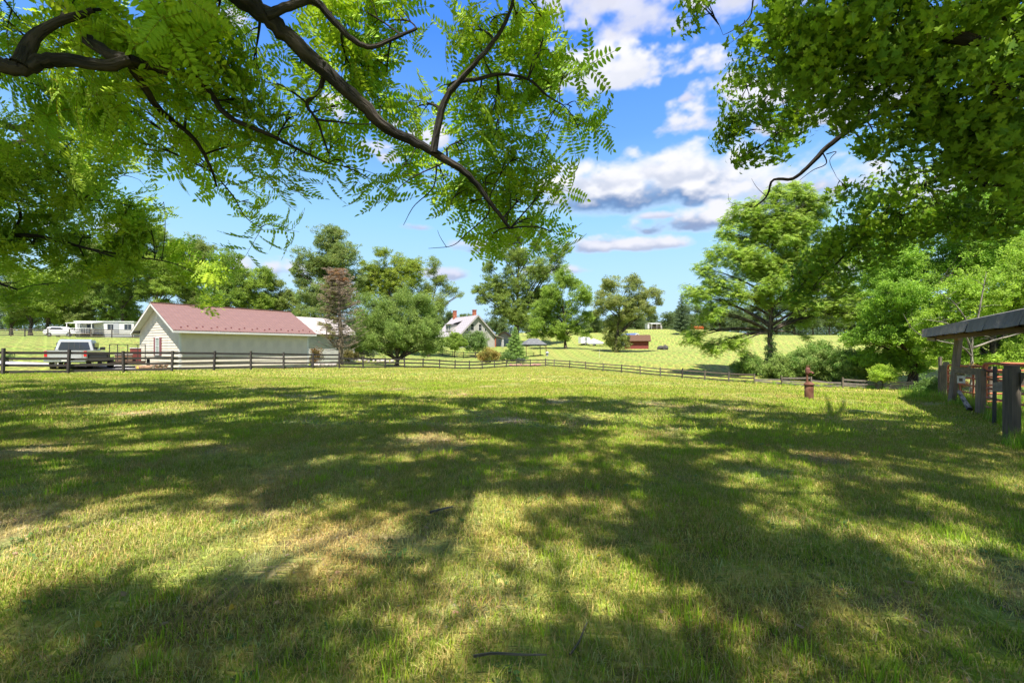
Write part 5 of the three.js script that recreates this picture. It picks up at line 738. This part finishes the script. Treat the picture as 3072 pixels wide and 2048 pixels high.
{ // by the lane beyond the lawn tree
  const f = floorAt(1752, 120, 0.02), root = thing('cargo_trailer', 'small grey box trailer parked beyond the lawn tree', 'trailer', f, 0.3); part('box', slab([[-1.2, 0.5], [-1.2, 2.1], [1.1, 2.1], [1.4, 1.8], [1.4, 0.5]], 1.6, 0.04), matte.carWhite, root); part('door', boxGeo(0.3, 1.2, 0.81, 0.7, 1.3, 0.03), matte.grey, root); for (const s of [-1, 1]) wheel(root, 0, s * 0.75, 0.32, 0.18);
  const b = floorAt(1788, 118, 0.05), bt = thing('tarp_covered_boat', 'white tarp-covered boat on a trailer beyond the lawn tree', 'boat', b, -0.35); part('tarp', slab([[-1.8, 0.55], [-1.6, 1.25], [-0.6, 1.75], [1.9, 0.75], [1.8, 0.55]], 1.5, 0.1, [0.55, 1.75, 0.7]), matte.carWhite, bt); part('chassis', boxGeo(0, 0.45, 0, 3.8, 0.12, 1.0), matte.black, bt); for (const s of [-1, 1]) wheel(bt, -0.4, s * 0.7, 0.3, 0.18);
  const h = floorAt(2092, 176, 0.02), hr = thing('hay_rake', 'orange hay rake standing on the skyline of the hay field', 'farm machine', h, 0.1); part('frame', new Geo().beam(V(-2.4, 0.9, 0), V(2.4, 0.9, 0), 0.14, 0.2).beam(V(-1.5, 0.9, 0), V(-2.4, 1.7, 0.3), 0.1, 0.1), matte.orange, hr); for (let k = 0; k < 5; k++) { const t = part('rake_wheel', new THREE.TorusGeometry(0.6, 0.05, 5, 16).rotateY(0.4).translate(-2 + k, 0.68, 0.2), matte.orange, hr); const sp = new Geo(); for (let j = 0; j < 6; j++) sp.beam(V(-2 + k, 0.68, 0.2), V(-2 + k + Math.cos(j) * 0.58, 0.68 + Math.sin(j) * 0.58, 0.2), 0.03, 0.03); part('spoke', sp, matte.orange, t); }
}
// ---------------------------------------------------------------- garden things
function boulder(seed, rx, ry, rz) { const g = new THREE.IcosahedronGeometry(1, 3), p = g.attributes.position; for (let k = 0; k < p.count; k++) { const v = V(p.getX(k), p.getY(k), p.getZ(k)), n = 0.72 + 0.55 * noise3(v.x * 1.3 + seed, v.y * 1.3, v.z * 1.3) + 0.12 * noise3(v.x * 4 + seed, v.y * 4, v.z * 4); p.setXYZ(k, v.x * rx * n, v.y * ry * n, v.z * rz * n); } g.computeVertexNormals(); return g; }
{
  const dark = M(0.07, 0.065, 0.06, 0.95, { map: mottleMap });
  [[1981, 100, 0.75, 0.55], [1996, 99, 0.55, 0.65]].forEach(([u, d, r, h], k) => { const f = floorAt(u, d); single('boulder', k ? 'taller dark boulder on the grass right of the red shed' : 'broader dark boulder next to the red shed', 'boulder', boulder(k + 3, r, h, 0.6), dark, f.add(V(0, h * 0.45, 0)), k); });
  const nth = ['leftmost', 'second', 'third', 'fourth', 'fifth', 'sixth', 'seventh', 'eighth', 'ninth', 'tenth', 'eleventh', 'twelfth', 'thirteenth', 'fourteenth', 'fifteenth'];
  const bed = (kind, where, group, list, mat, s) => list.forEach(([u, d], k) => { const label = `${kind} edging stone, ${k === list.length - 1 ? 'rightmost' : nth[k]}${k && k < list.length - 1 ? ' from the left' : ''} ${where}`; const f = floorAt(u, d), r = s * (0.75 + 0.5 * hash3(k, u | 0, 3)), h = r * 0.7; single('edging_stone', label, 'stone', boulder(k + u, r, h, r * 0.8), mat, f.add(V(0, h * 0.45, 0)), k, group); });
  bed('reddish', 'in the flower bed behind the fence corner', 'red stones of the flower bed', Array.from({ length: 15 }, (_, k) => [1532 + k * 6.3, 62.8 + (k % 3) * 0.35 + k * 0.13]), M(0.36, 0.18, 0.15, 0.95, { map: mottleMap }), 0.26);
  bed('pale', 'in the row beside the garage corner', 'pale stones by the garage corner', Array.from({ length: 9 }, (_, k) => [938 + k * 8.5, 42.6 + k * 0.25]), matte.stone, 0.22);
  bed('pale', 'in the bed behind the dying cedar', 'pale stones of the cedar bed', Array.from({ length: 10 }, (_, k) => [1050 + k * 14, 56 + (k % 2) * 0.5 + k * 0.5]), matte.stone, 0.24);
  const garden = [
    ['ornamental_tree', 'small lime-green tree before the farmhouse porch', 1363, 85, 0.08, 'broad', 0.6, [0.2, 0.32, 0.04], [0.3, 0.4, 0.05], [[1365, 1012, 17], [1345, 1026, 15], [1385, 1028, 15], [1362, 1036, 16]], 'tree'],
    ['ornamental_tree', 'globe-shaped green tree before the farmhouse gable', 1426, 92, 0.1, 'vine', 1.7, [0.14, 0.25, 0.05], [0.22, 0.32, 0.08], [[1426, 1004, 20], [1410, 1020, 18], [1443, 1020, 18], [1426, 1034, 22], [1408, 1040, 14], [1444, 1040, 14]], 'tree'],
    ['globe_shrub', 'orange-tipped globe shrub standing before the garden fence', 1470, 66, 0.07, 'vine', 1.15, [0.26, 0.32, 0.06], [0.5, 0.3, 0.08], [[1468, 1058, 18], [1446, 1066, 13], [1490, 1066, 13], [1460, 1074, 14], [1482, 1075, 13]], 'shrub'],
    ['garden_shrub', 'dark green shrub at the foot of the spruce', 1522, 70, 0.05, 'vine', 1.0, [0.13, 0.24, 0.05], [0.2, 0.3, 0.07], [[1522, 1066, 13], [1508, 1074, 10], [1538, 1074, 11]], 'shrub'],
    ['garden_shrub', 'blue-green low shrub behind the fence corner', 1560, 67, 0.04, 'vine', 0.8, [0.11, 0.16, 0.11], [0.16, 0.21, 0.15], [[1556, 1082, 8], [1570, 1083, 7]], 'shrub'],
    ['garden_shrub', 'orange-green shrub at the right corner of the garage', 946, 44.5, 0.05, 'vine', 0.9, [0.10, 0.13, 0.03], [0.33, 0.17, 0.06], [[948, 1060, 14], [944, 1078, 14], [958, 1070, 10]], 'shrub'],
    ['garden_shrub', 'yellowish shrub right of the dying cedar trunk', 1046, 52, 0.05, 'vine', 0.9, [0.20, 0.20, 0.05], [0.27, 0.23, 0.07], [[1044, 1062, 16], [1062, 1066, 13], [1034, 1072, 12]], 'shrub'],
    ['garden_shrub', 'white-flecked green shrub left of the round tree trunk', 1112, 60, 0.05, 'vine', 0.9, [0.16, 0.25, 0.08], [0.4, 0.43, 0.28], [[1110, 1052, 15], [1124, 1060, 12], [1100, 1062, 10]], 'shrub'],
    ['garden_shrub', 'small dark bush beside the driveway at the left edge', 20, 34, 0.05, 'vine', 0.7, [0.08, 0.15, 0.03], [0.12, 0.19, 0.04], [[20, 1072, 10], [12, 1078, 8], [28, 1078, 8]], 'bush'],
    ['garden_shrub', 'weedy shrub by the plank post left of the shed', 2800, 20, 0.03, 'vine', 0.6, [0.10, 0.20, 0.03], [0.16, 0.25, 0.04], [[2790, 1150, 26], [2815, 1165, 22], [2770, 1170, 20]], 'shrub'],
    ['vine', 'russet-leaved vine tangled over the orange gate', 2885, 17.5, 0.03, 'vine', 0.42, [0.30, 0.13, 0.04], [0.16, 0.2, 0.04], [[2905, 1106, 14], [2885, 1112, 10], [2870, 1150, 14], [2880, 1185, 12]], 'vine'],
  ];
  garden.forEach(([name, label, u, d, tr, leaf, size, tint, tint2, lobes, cat], k) => tree({ name, label, category: cat, seed: 760 + k, base: u, depth: d, trunk: tr, leaf, size, tint, tint2, lobes, gap: 0.2, density: 1.9, twigs: 5, thin: k > 2 }));
  const g = floorAt(1080, 62), pn = thing('picket_panel', 'tan wooden picket panel left of the round tree', 'fence', g, 0.5); for (let k = 0; k < 7; k++) part('picket', boxGeo(-0.5 + k * 0.17, 0.8, 0, 0.13, 1.6, 0.025), matte.tanWood, pn); part('rail', boxGeo(0, 1.2, 0.03, 1.2, 0.08, 0.03), matte.tanWood, pn); part('brace', new Geo().beam(V(-0.55, 1.2, 0.05), V(0.6, 0.5, 0.05), 0.03, 0.08), matte.tanWood, pn);
  const b = floorAt(1642, 68), bf = thing('bird_feeder', 'small lantern-shaped bird feeder on a pole at the fence corner', 'bird feeder', b); part('pole', new Geo().tube([V(0, -0.1, 0), V(0, 1.3, 0)], 0.02, 6), matte.grey, bf); part('hopper', new THREE.CylinderGeometry(0.2, 0.14, 0.42, 8).translate(0, 1.5, 0), matte.paleGlass, bf); part('roof', new THREE.ConeGeometry(0.3, 0.24, 8).translate(0, 1.83, 0), matte.grey, bf); part('tray', new THREE.CylinderGeometry(0.24, 0.24, 0.04, 8).translate(0, 1.28, 0), matte.grey, bf);
  const w = floorAt(1798, 80), wr = thing('marker_rod', 'thin pale marker rod standing in the lawn', 'rod', w); part('rod', new Geo().tube([V(0, -0.1, 0), V(0.02, 1.5, 0)], 0.018, 6), matte.cream, wr); part('cap', new THREE.SphereGeometry(0.03, 8, 6).translate(0.02, 1.5, 0), matte.yellow, wr);
}
{ // the old well pump
  const f = floorAt(2428, 17.2, -0.03), root = thing('well_pump', 'rusty hand pump on a capped well casing in the paddock', 'pump', f), cyl = (a, b, h, y, s = 22) => new THREE.CylinderGeometry(a, b, h, s).translate(0, y, 0);
  part('casing', new THREE.LatheGeometry([[0, 0], [0.155, 0], [0.148, 0.05], [0.148, 0.3], [0.145, 0.58], [0, 0.58]].map(([x, y]) => new THREE.Vector2(x, y)), 24), matte.rust, root);
  part('cap', new THREE.LatheGeometry([[0.0, 0.7], [0.05, 0.7], [0.09, 0.68], [0.165, 0.625], [0.172, 0.6], [0.172, 0.575], [0.155, 0.56], [0.145, 0.56]].map(([x, y]) => new THREE.Vector2(x, y)), 24), matte.rust, root);
  const red = M(0.17, 0.065, 0.045, 0.9, { map: mottleMap, bumpMap: mottleMap, bumpScale: 0.006 });
  part('riser_pipe', new THREE.LatheGeometry([[0.05, 0.64], [0.055, 0.69], [0.036, 0.71], [0.034, 0.94], [0.05, 0.96], [0.05, 0.98]].map(([x, y]) => new THREE.Vector2(x, y)), 14).translate(-0.07, 0, 0), matte.rust, root);
  part('pump_head', new THREE.LatheGeometry([[0, 0.96], [0.05, 0.96], [0.075, 1.0], [0.082, 1.06], [0.078, 1.16], [0.062, 1.2], [0.03, 1.22], [0, 1.22]].map(([x, y]) => new THREE.Vector2(x, y)), 16).translate(-0.05, 0, 0), red, root);
  part('spout', new Geo().tube(curve([V(-0.04, 1.04, 0.04), V(0.02, 1.05, 0.12), V(0.04, 1.0, 0.19)], 6), [0.035, 0.034, 0.033, 0.032, 0.032, 0.034, 0.036], 10), red, root);
  part('lever', new Geo().tube(curve([V(-0.05, 1.22, 0), V(-0.02, 1.29, 0), V(0.03, 1.27, -0.02), V(0.06, 1.1, -0.05)], 8), 0.014, 7).tube([V(-0.09, 1.18, 0), V(-0.09, 1.31, 0)], 0.016, 7), matte.rust, root);
  part('side_rod', new Geo().tube([V(-0.105, 0.62, 0.02), V(-0.1, 1.0, 0.02)], 0.012, 6), matte.rust, root);
}
{ // the pole shed, gates and posts on the right
  const shed = thing('pole_shed', 'leaning pole shed with a tarpaper roof edge at the right', 'shed', onGround(15.6, -17)), O = shed.position, S = (x, y, z) => V(x, y, z).sub(O);
  // the low edge of the roof runs towards the camera; the roof climbs away to the right
  const e0 = V(14.75, 2.02, -16.6), e1 = V(8.7, 2.02, -7.6), back = V(4.2, 0.55, -2.8), R = rng(801), n = 14, roofG = new Geo(), under = new Geo(), felt = new Geo();
  const E = (t) => e0.clone().lerp(e1, t);
  roofG.poly([E(0).add(V(0, 0.14, 0)), E(1).add(V(0, 0.14, 0)), E(1).add(back).add(V(0, 0.14, 0)), E(0).add(back).add(V(0, 0.14, 0))].map((v) => v.sub(O)));
  roofG.poly([E(0), E(0).add(back), E(1).add(back), E(1)].map((v) => v.sub(O)));
  part('roof', roofG, matte.felt, shed);
  for (let k = 0; k < n; k++) { const a = E(k / n), b = E((k + 1) / n), j = () => (R() - 0.5) * 0.03, o = V(-0.08, 0, -0.05).multiplyScalar(0.9 + 0.2 * R()); felt.poly([a.clone().add(o).add(V(0, -0.10 + j(), 0)), b.clone().add(o).add(V(0, -0.10 + j(), 0)), b.clone().add(V(-0.02, 0.2, 0)), a.clone().add(V(-0.02, 0.2, 0))].map((v) => v.sub(O))); felt.poly([a.clone().add(V(-0.02, 0.2, 0)), b.clone().add(V(-0.02, 0.2, 0)), b.clone().add(V(0.25, 0.22, 0.1)), a.clone().add(V(0.25, 0.22, 0.1))].map((v) => v.sub(O))); }
  matte.felt.side = THREE.DoubleSide; part('felt_edge', felt, matte.felt, shed);
  part('gable_flap', new Geo().beam(E(0).add(V(-0.05, 0.05, -0.03)).sub(O), E(0).add(V(1.6, 0.25, -1.1)).sub(O), 0.04, 0.26), matte.felt, shed);
  part('header', new Geo().beam(E(0.03).add(V(0.25, -0.11, -0.1)).sub(O), E(1).add(V(0.25, -0.11, -0.1)).sub(O), 0.09, 0.2), matte.brownWood, shed);
  for (let k = 0; k < 9; k++) { const a = E(0.04 + k * 0.12); part('rafter', new Geo().beam(a.clone().add(V(0, -0.06, 0)).sub(O), a.clone().add(back).add(V(0, -0.06, 0)).sub(O), 0.05, 0.12), matte.brownWood, shed); }
  part('plank', new Geo().beam(E(0).add(V(0.1, -0.16, 0)).sub(O), E(0.13).add(V(0.1, -0.2, 0)).sub(O), 0.03, 0.12), matte.greyWood, shed); part('block', new Geo().beam(V(15.35, 1.8, -16.0).sub(O), V(15.35, 2.1, -16.0).sub(O), 0.1, 0.1), matte.tanWood, shed);
  const post = (x, z, y1, w, mat, lx = 0) => part('post', new Geo().beam(V(x, gy(x, z) - 0.2, z).sub(O), V(x + lx, y1, z).sub(O), w, w), mat, shed);
  post(15.6, -16.5, 2.0, 0.16, matte.greyWood, 0.28); post(18.6, -13.7, 2.4, 0.18, matte.darkGreyWood); post(13.2, -10.2, 2.35, 0.18, matte.darkGreyWood, 0.05);
  // pen rails and posts
  const p2 = onGround(12.9, -12.8), pen = thing('pen_fence', 'weathered post and board pen beside the tarpaper shed', 'fence', p2), Q = (x, y, z) => V(x, y, z).sub(p2);
  part('post', new Geo().beam(Q(12.9, gy(12.9, -12.8) - 0.2, -12.8), Q(12.92, 0.93, -12.8), 0.15, 0.15), matte.greyWood, pen); part('board', new Geo().beam(Q(15.55, 0.78, -16.35), Q(12.95, 0.86, -12.72), 0.04, 0.2), matte.darkGreyWood, pen); part('board', new Geo().beam(Q(15.6, 0.55, -16.3), Q(14.4, 0.9, -14.6), 0.035, 0.14), matte.greyWood, pen);
  part('brace', new Geo().tube([Q(15.3, 0.05, -15.9), Q(13.3, gy(13.3, -13.5) + 0.06, -13.5)], [0.055, 0.07], 8), matte.paleBark, pen);
  for (const [u, d, top, w] of [[2826, 19, 1096, 0.26], [2838, 19.4, 1085, 0.2], [2820, 20.5, 1070, 0.1]]) { const f = floorAt(u, d, -0.1), t = at(u + 2, top, d); part('plank_post', new Geo().beam(f.clone().sub(p2), t.sub(p2), 0.08, w), u < 2830 ? matte.darkGreyWood : matte.greyWood, pen); }
  // the near gate post with its rail
  const p3 = onGround(9.25, -8.6), gp = thing('gate_post', 'stout square grey post nearest the camera at the right', 'post', p3); part('post', new Geo().beam(V(0, -0.3, 0), V(0, 1.3, 0), 0.17, 0.17).box(V(0, 1.33, 0), 0.15, 0.06, 0.15), matte.darkGreyWood, gp); part('board', new Geo().beam(V(0.05, 1.12, 0.1), V(2.6, 1.16, 1.4), 0.05, 0.24), matte.darkGreyWood, gp); part('board', new Geo().beam(V(0.0, 0.98, -0.05), V(1.75, 0.8, -2.0), 0.05, 0.2), matte.greyWood, gp);
  // tube gates
  const tubeGate = (label, a, b, y0, h, mat, r) => { const root = thing('tube_gate', label, 'gate', V(a.x, gy(a.x, a.z), a.z)), d = V(0, 0, 0).subVectors(b, a).setY(0), len = d.length(); d.normalize(); const X = (t, y) => d.clone().multiplyScalar(t).add(V(0, y, 0)); part('frame', new Geo().tube(curve([X(0, y0), X(0, y0 + h * 0.5), X(0, y0 + h - 0.14), X(0.05, y0 + h - 0.04), X(0.16, y0 + h), X(len * 0.5, y0 + h), X(len - 0.16, y0 + h), X(len - 0.05, y0 + h - 0.04), X(len, y0 + h - 0.14), X(len, y0)], 50), r, 9), mat, root); for (const t of [0, 0.22, 0.44, 0.66, 0.84]) part('bar', new Geo().tube([X(0, y0 + h * t * 0.98 + 0.01), X(len, y0 + h * t * 0.98 + 0.01)], r * 0.85, 8), mat, root); for (const t of [0.33, 0.66]) part('upright', new Geo().tube([X(len * t, y0), X(len * t, y0 + h)], r * 0.8, 8), mat, root); part('hinge_post', new Geo().tube([X(len + 0.1, -0.2), X(len + 0.1, y0 + h + 0.05)], 0.05, 8), matte.greyWood, root); return root; };
  tubeGate('rusty red tube gate behind the near square post', V(13.4, 0, -13.2), V(11.6, 0, -9.7), 0.18, 1.22, matte.gateRed, 0.035);
  tubeGate('faded orange tube gate under the tarpaper shed', V(16.9, 0, -18), V(15.6, 0, -15.2), 0.15, 1.2, matte.gateOrange, 0.035);
  tubeGate('orange tube gate standing farther back in the pen', V(14.9, 0, -14.6), V(17.5, 0, -13.4), 0.2, 1.2, matte.gateOrange, 0.03);
  const sg = at(2885, 1138, 15.6), sign = thing('gate_sign', 'small white sign plate hung on the orange gate', 'sign', sg, -0.6); part('plate', boxGeo(0, 0, 0, 0.2, 0.24, 0.01), matte.white, sign); part('emblem', boxGeo(-0.01, -0.01, 0.008, 0.09, 0.11, 0.006), matte.darkGreyWood, sign); part('hanger', new Geo().tube([V(-0.08, 0.1, 0), V(0, 0.22, 0), V(0.08, 0.1, 0)], 0.006, 5), matte.black, sign);
  const f4 = onGround(11.0, -10.6); single('iron_stake', 'thin dark iron stake before the red gate', 'stake', new Geo().beam(V(0, -0.2, 0), V(0.02, 1.35, 0), 0.05, 0.05), matte.black, f4);
}
// ---------------------------------------------------------------- sticks and fallen leaves
[['crooked grey stick lying at the bottom edge of the grass', [[1420, 2000], [1480, 1996], [1560, 2004], [1640, 1999]], 0.008], ['thin bent stick standing up from the grass near the bottom', [[1710, 1990], [1735, 1950], [1755, 1900], [1762, 1885]], 0.006], ['short pale stick in the sunlit dry grass', [[1290, 1552], [1320, 1545], [1358, 1538]], 0.014]].forEach(([label, pts, r], k) => { const w = pts.map(([u, v]) => { const d = EYE * FOCAL / (v - HORIZON), x = (u - MIDX) / FOCAL * d; return onGround(x, -d, 0.035 + r); }), O = w[0].clone(), g = new Geo().tube(curve(w.map((p) => p.sub(O)), 10), Array.from({ length: 11 }, (_, i) => r * (1 - i * 0.05)), 7); single('stick', label, 'stick', g, k === 2 ? matte.paleBark : matte.deadBark, O); });
{
  const R = rng(850), g = new THREE.Group(), geo = clump(3, 1, 0.001, 1, 0.07, 0.04, 3, OVAL); g.name = 'fallen_leaves'; g.userData.kind = 'stuff'; scene.add(g);
  const n = 60, im = shade(new THREE.InstancedMesh(geo, leafMat, n)), m = new THREE.Matrix4(), q = new THREE.Quaternion(), e = new THREE.Euler(), c = new THREE.Color(); im.name = 'leaf_litter'; im.userData.kind = 'stuff';
  for (let k = 0; k < n; k++) { const d = 2.4 + 13 * R() * R(), x = (R() - 0.5) * 2.1 * d, s = 0.45 + R() * 0.5; im.setMatrixAt(k, m.compose(onGround(x, -d, 0.045), q.setFromEuler(e.set((R() - 0.5) * 0.6, R() * 6.3, (R() - 0.5) * 0.6)), V(s, s, s))); im.setColorAt(k, R() < 0.45 ? c.setRGB(0.5, 0.36, 0.03) : c.setRGB(0.36, 0.26, 0.15)); }
  g.add(im);
}
// ---------------------------------------------------------------- the turf
function tuft(seed, n, rad, hMin, hMax, wide, lean, tones, lie = 0) {   // blades rooted in a disc; each blade one colour
  const R = rng(seed), g = new Geo();
  for (let k = 0; k < n; k++) {
    const r = rad * Math.sqrt(R()), t = R() * 6.283, b = V(Math.cos(t) * r, -0.01, Math.sin(t) * r), h = mix(hMin, hMax, R() * R()), a = R() * 6.283, flat = R() < lie, l = flat ? h * (0.9 + R() * 0.3) : h * lean * (0.3 + R()), y = flat ? 0.012 + R() * 0.03 : h, d = V(Math.cos(a), 0, Math.sin(a)), s = V(-d.z, 0, d.x).multiplyScalar(wide * (0.6 + R() * 0.7) / 2);
    const m = b.clone().addScaledVector(d, l * 0.35).add(V(0, flat ? y * 0.9 + 0.01 : y * 0.6, 0)), e = b.clone().addScaledVector(d, l).add(V(0, y + 0.01, 0)), c0 = tones[Math.floor(R() * tones.length)], v = 0.8 + R() * 0.4, c = c0.map((x) => x * v);
    if (flat) b.y += 0.015;
    g.poly([b.clone().sub(s), b.clone().add(s), m.clone().addScaledVector(s, 0.85), m.clone().addScaledVector(s, -0.85)], c); g.poly([m.clone().addScaledVector(s, -0.85), m.clone().addScaledVector(s, 0.85), e], c);
  }
  return g.build();
}
const GREEN = [[0.16, 0.29, 0.016], [0.20, 0.31, 0.02], [0.24, 0.33, 0.025], [0.14, 0.25, 0.018]], LIME = [[0.23, 0.42, 0.018], [0.29, 0.45, 0.022], [0.18, 0.36, 0.018]], STRAW = [[0.46, 0.40, 0.13], [0.39, 0.33, 0.10], [0.31, 0.25, 0.075], [0.52, 0.46, 0.18]], MIX = [...GREEN, ...GREEN, ...GREEN, STRAW[0], STRAW[1], [0.24, 0.27, 0.05], [0.2, 0.26, 0.04]];
const TURF = {
  mown: [1, 2, 3].map((s) => tuft(900 + s, 380, 0.34, 0.02, 0.07, 0.0046, 0.75, MIX, 0.15)), straw: [1, 2, 3].map((s) => tuft(910 + s, 300, 0.34, 0.025, 0.085, 0.0032, 0.9, STRAW, 0.7)), lush: [1, 2, 3].map((s) => tuft(920 + s, 46, 0.10, 0.06, 0.15, 0.0075, 0.3, [...LIME, ...LIME, GREEN[1]])), weed: [1, 2].map((s) => clump(930 + s, 26, 0.12, 0.25, 0.05, 0.032, 2.2, OVAL)),
  midMown: [1, 2, 3].map((s) => tuft(940 + s, 260, 0.62, 0.03, 0.09, 0.011, 0.8, MIX, 0.2)), midStraw: [1, 2].map((s) => tuft(950 + s, 190, 0.62, 0.035, 0.1, 0.0065, 0.9, STRAW, 0.6)), midLush: [1, 2].map((s) => tuft(960 + s, 120, 0.4, 0.06, 0.15, 0.012, 0.5, [...GREEN, LIME[0]])),
  farMown: [1, 2].map((s) => tuft(970 + s, 260, 1.2, 0.04, 0.1, 0.024, 0.8, [...MIX, ...STRAW], 0.2)), tall: [1, 2, 3].map((s) => tuft(980 + s, 70, 0.22, 0.25, 0.75, 0.009, 0.4, [...GREEN, ...LIME, STRAW[0]])),
};
TURF.clod = [1, 2].map((s) => { const g = new THREE.IcosahedronGeometry(0.03, 1), p = g.attributes.position, c = []; for (let k = 0; k < p.count; k++) { const n = 0.6 + 0.8 * noise3(p.getX(k) * 60 + s * 9, p.getY(k) * 60, p.getZ(k) * 60); p.setXYZ(k, p.getX(k) * n * 1.3, p.getY(k) * n * 0.7, p.getZ(k) * n); c.push(0.33, 0.25, 0.165); } g.setAttribute('color', new THREE.Float32BufferAttribute(c, 3)); g.computeVertexNormals(); return g; });
const soilMat = new THREE.MeshStandardMaterial({ color: 0xffffff, roughness: 1, vertexColors: true });
const beds = {};
function sow(kind, x, z, s, tint, R) { (beds[kind] ??= []).push([x, z, s, tint, R() * 6.283, R()]); }
{
  const R = rng(990), half = (d) => d * 1.14 + 0.6;
  const scatter = (d0, d1, cell, fn) => { for (let d = d0; d < d1; d += cell) for (let x = -half(d); x < half(d); x += cell) { const px = x + (R() - 0.5) * cell * 1.1, pd = d + (R() - 0.5) * cell * 1.1; fn(px, -pd, R); } };
  const tint = (x, z, R) => { const n = fbm(x * 0.35 + 7, z * 0.35, 3, 21), k = 0.85 + 0.3 * R(); return [k * mix(1.03, 1.46, n), k * mix(0.97, 1.15, n), k * mix(1, 1.35, n)]; };
  const cover = (x, z, near) => {
    const q = dry(x, z), o = bare(x, z), t = tint(x, z, R), pick = R(), pre = near ? '' : 'mid', cap = (s) => pre ? pre + s[0].toUpperCase() + s.slice(1) : s;
    if (pick > o * 0.93 && pick > q * 0.36) sow(cap('mown'), x, z, 0.85 + R() * 0.4, t, R);
    if (R() < (0.12 + q * 0.8) * (1 - 0.35 * o) + 0.25 * o) sow(cap('straw'), x + (R() - 0.5) * 0.2, z + (R() - 0.5) * 0.2, 0.85 + R() * 0.4, [1, 0.97, 0.92].map((c) => c * (0.8 + R() * 0.4)), R);
    if (o > 0.3) for (let k = 0; k < (near ? 5 : 3); k++) sow('clod', x + (R() - 0.5) * 0.4, z + (R() - 0.5) * 0.4, (near ? 0.4 : 0.7) * (0.3 + R() * R() * 1.3), [0.8 + R() * 0.4, 0.8 + R() * 0.3, 0.8 + R() * 0.3], R);
    const lush = fbm(x * 1.1 + 31, z * 1.1, 3, 24);
    if (lush > 0.53 - (q < 0.35 ? 0.06 : 0) && R() < (near ? 0.75 : 0.45) * (1 - o)) sow(cap('lush'), x + (R() - 0.5) * 0.2, z + (R() - 0.5) * 0.2, (near ? 0.5 : 0.7) + R() * 0.5, t, R);
    if (near && R() < 0.1) sow('weed', x, z, 0.6 + R() * 0.6, [0.11, 0.19, 0.05], R);
  };
  scatter(1.7, 9, 0.24, (x, z) => cover(x, z, true));
  scatter(9, 25, 0.5, (x, z) => cover(x, z, false));
  scatter(25, 64, 1.25, (x, z) => { if (-z > 25.5 + (x + 25.87) * 1.43 || -z > 62.6 - (x - 5.65) * 0.793) return; sow('farMown', x, z, 0.8 + R() * 0.4, tint(x, z, R).map((c) => c * 1.08), R); });
  // taller grass along the fences, the posts and the pump
  const along = (a, b, n, wide, s) => { for (let k = 0; k < n; k++) { const t = R(); sow('tall', mix(a[0], b[0], t) + (R() - 0.5) * wide, mix(a[1], b[1], t) + (R() - 0.5) * wide, s * (0.5 + R() * 0.6), [1, 1, 1].map(() => 0.85 + R() * 0.35), R); } };
  along([15.9, -16.9], [13.3, -12.2], 60, 0.7, 0.5); along([13.0, -12.2], [9.5, -8.2], 80, 0.7, 0.6); along([9.4, -8.5], [7.4, -6.2], 60, 0.6, 0.55); along([10.7, -17.15], [10.85, -17.1], 7, 0.12, 0.3); along([15.4, -17.2], [19, -21], 60, 1.6, 0.9); along([23, -49], [36, -38.6], 120, 1.0, 0.9); along([-26, -23.4], [-12, -43.4], 60, 0.3, 0.28); along([5, -63.4], [23, -49], 70, 0.4, 0.5); along([15, -14], [18, -15], 80, 2.4, 1.0); along([16, -16.6], [13.4, -12.6], 40, 0.5, 0.8); along([13.2, -12.6], [11.2, -10.2], 36, 0.5, 0.8); along([10.6, -16.9], [11.1, -16.95], 8, 0.1, 0.22);
  const m = new THREE.Matrix4(), q = new THREE.Quaternion(), Y = V(0, 1, 0), c = new THREE.Color(), lawn = new THREE.Group(); lawn.name = 'grass'; lawn.userData.kind = 'stuff'; scene.add(lawn);
  for (const [kind, list] of Object.entries(beds)) TURF[kind].forEach((geo, k) => {
    const mine = list.filter((_, i) => i % TURF[kind].length === k); if (!mine.length) return;
    const im = shade(new THREE.InstancedMesh(geo, kind === 'clod' ? soilMat : grassMat, mine.length)); im.name = { mown: 'mown_grass', midMown: 'mown_grass', farMown: 'mown_grass', straw: 'dry_grass', midStraw: 'dry_grass', lush: 'grass_tufts', midLush: 'grass_tufts', tall: 'tall_grass', weed: 'weeds', clod: 'soil_crumbs' }[kind]; im.userData.kind = 'stuff';
    mine.forEach(([x, z, s, t, a], i) => { im.setMatrixAt(i, m.compose(onGround(x, z), q.setFromAxisAngle(Y, a), V(s, s, s))); im.setColorAt(i, c.setRGB(...t)); });
    lawn.add(im);
  });
}

renderer.render(scene, camera);
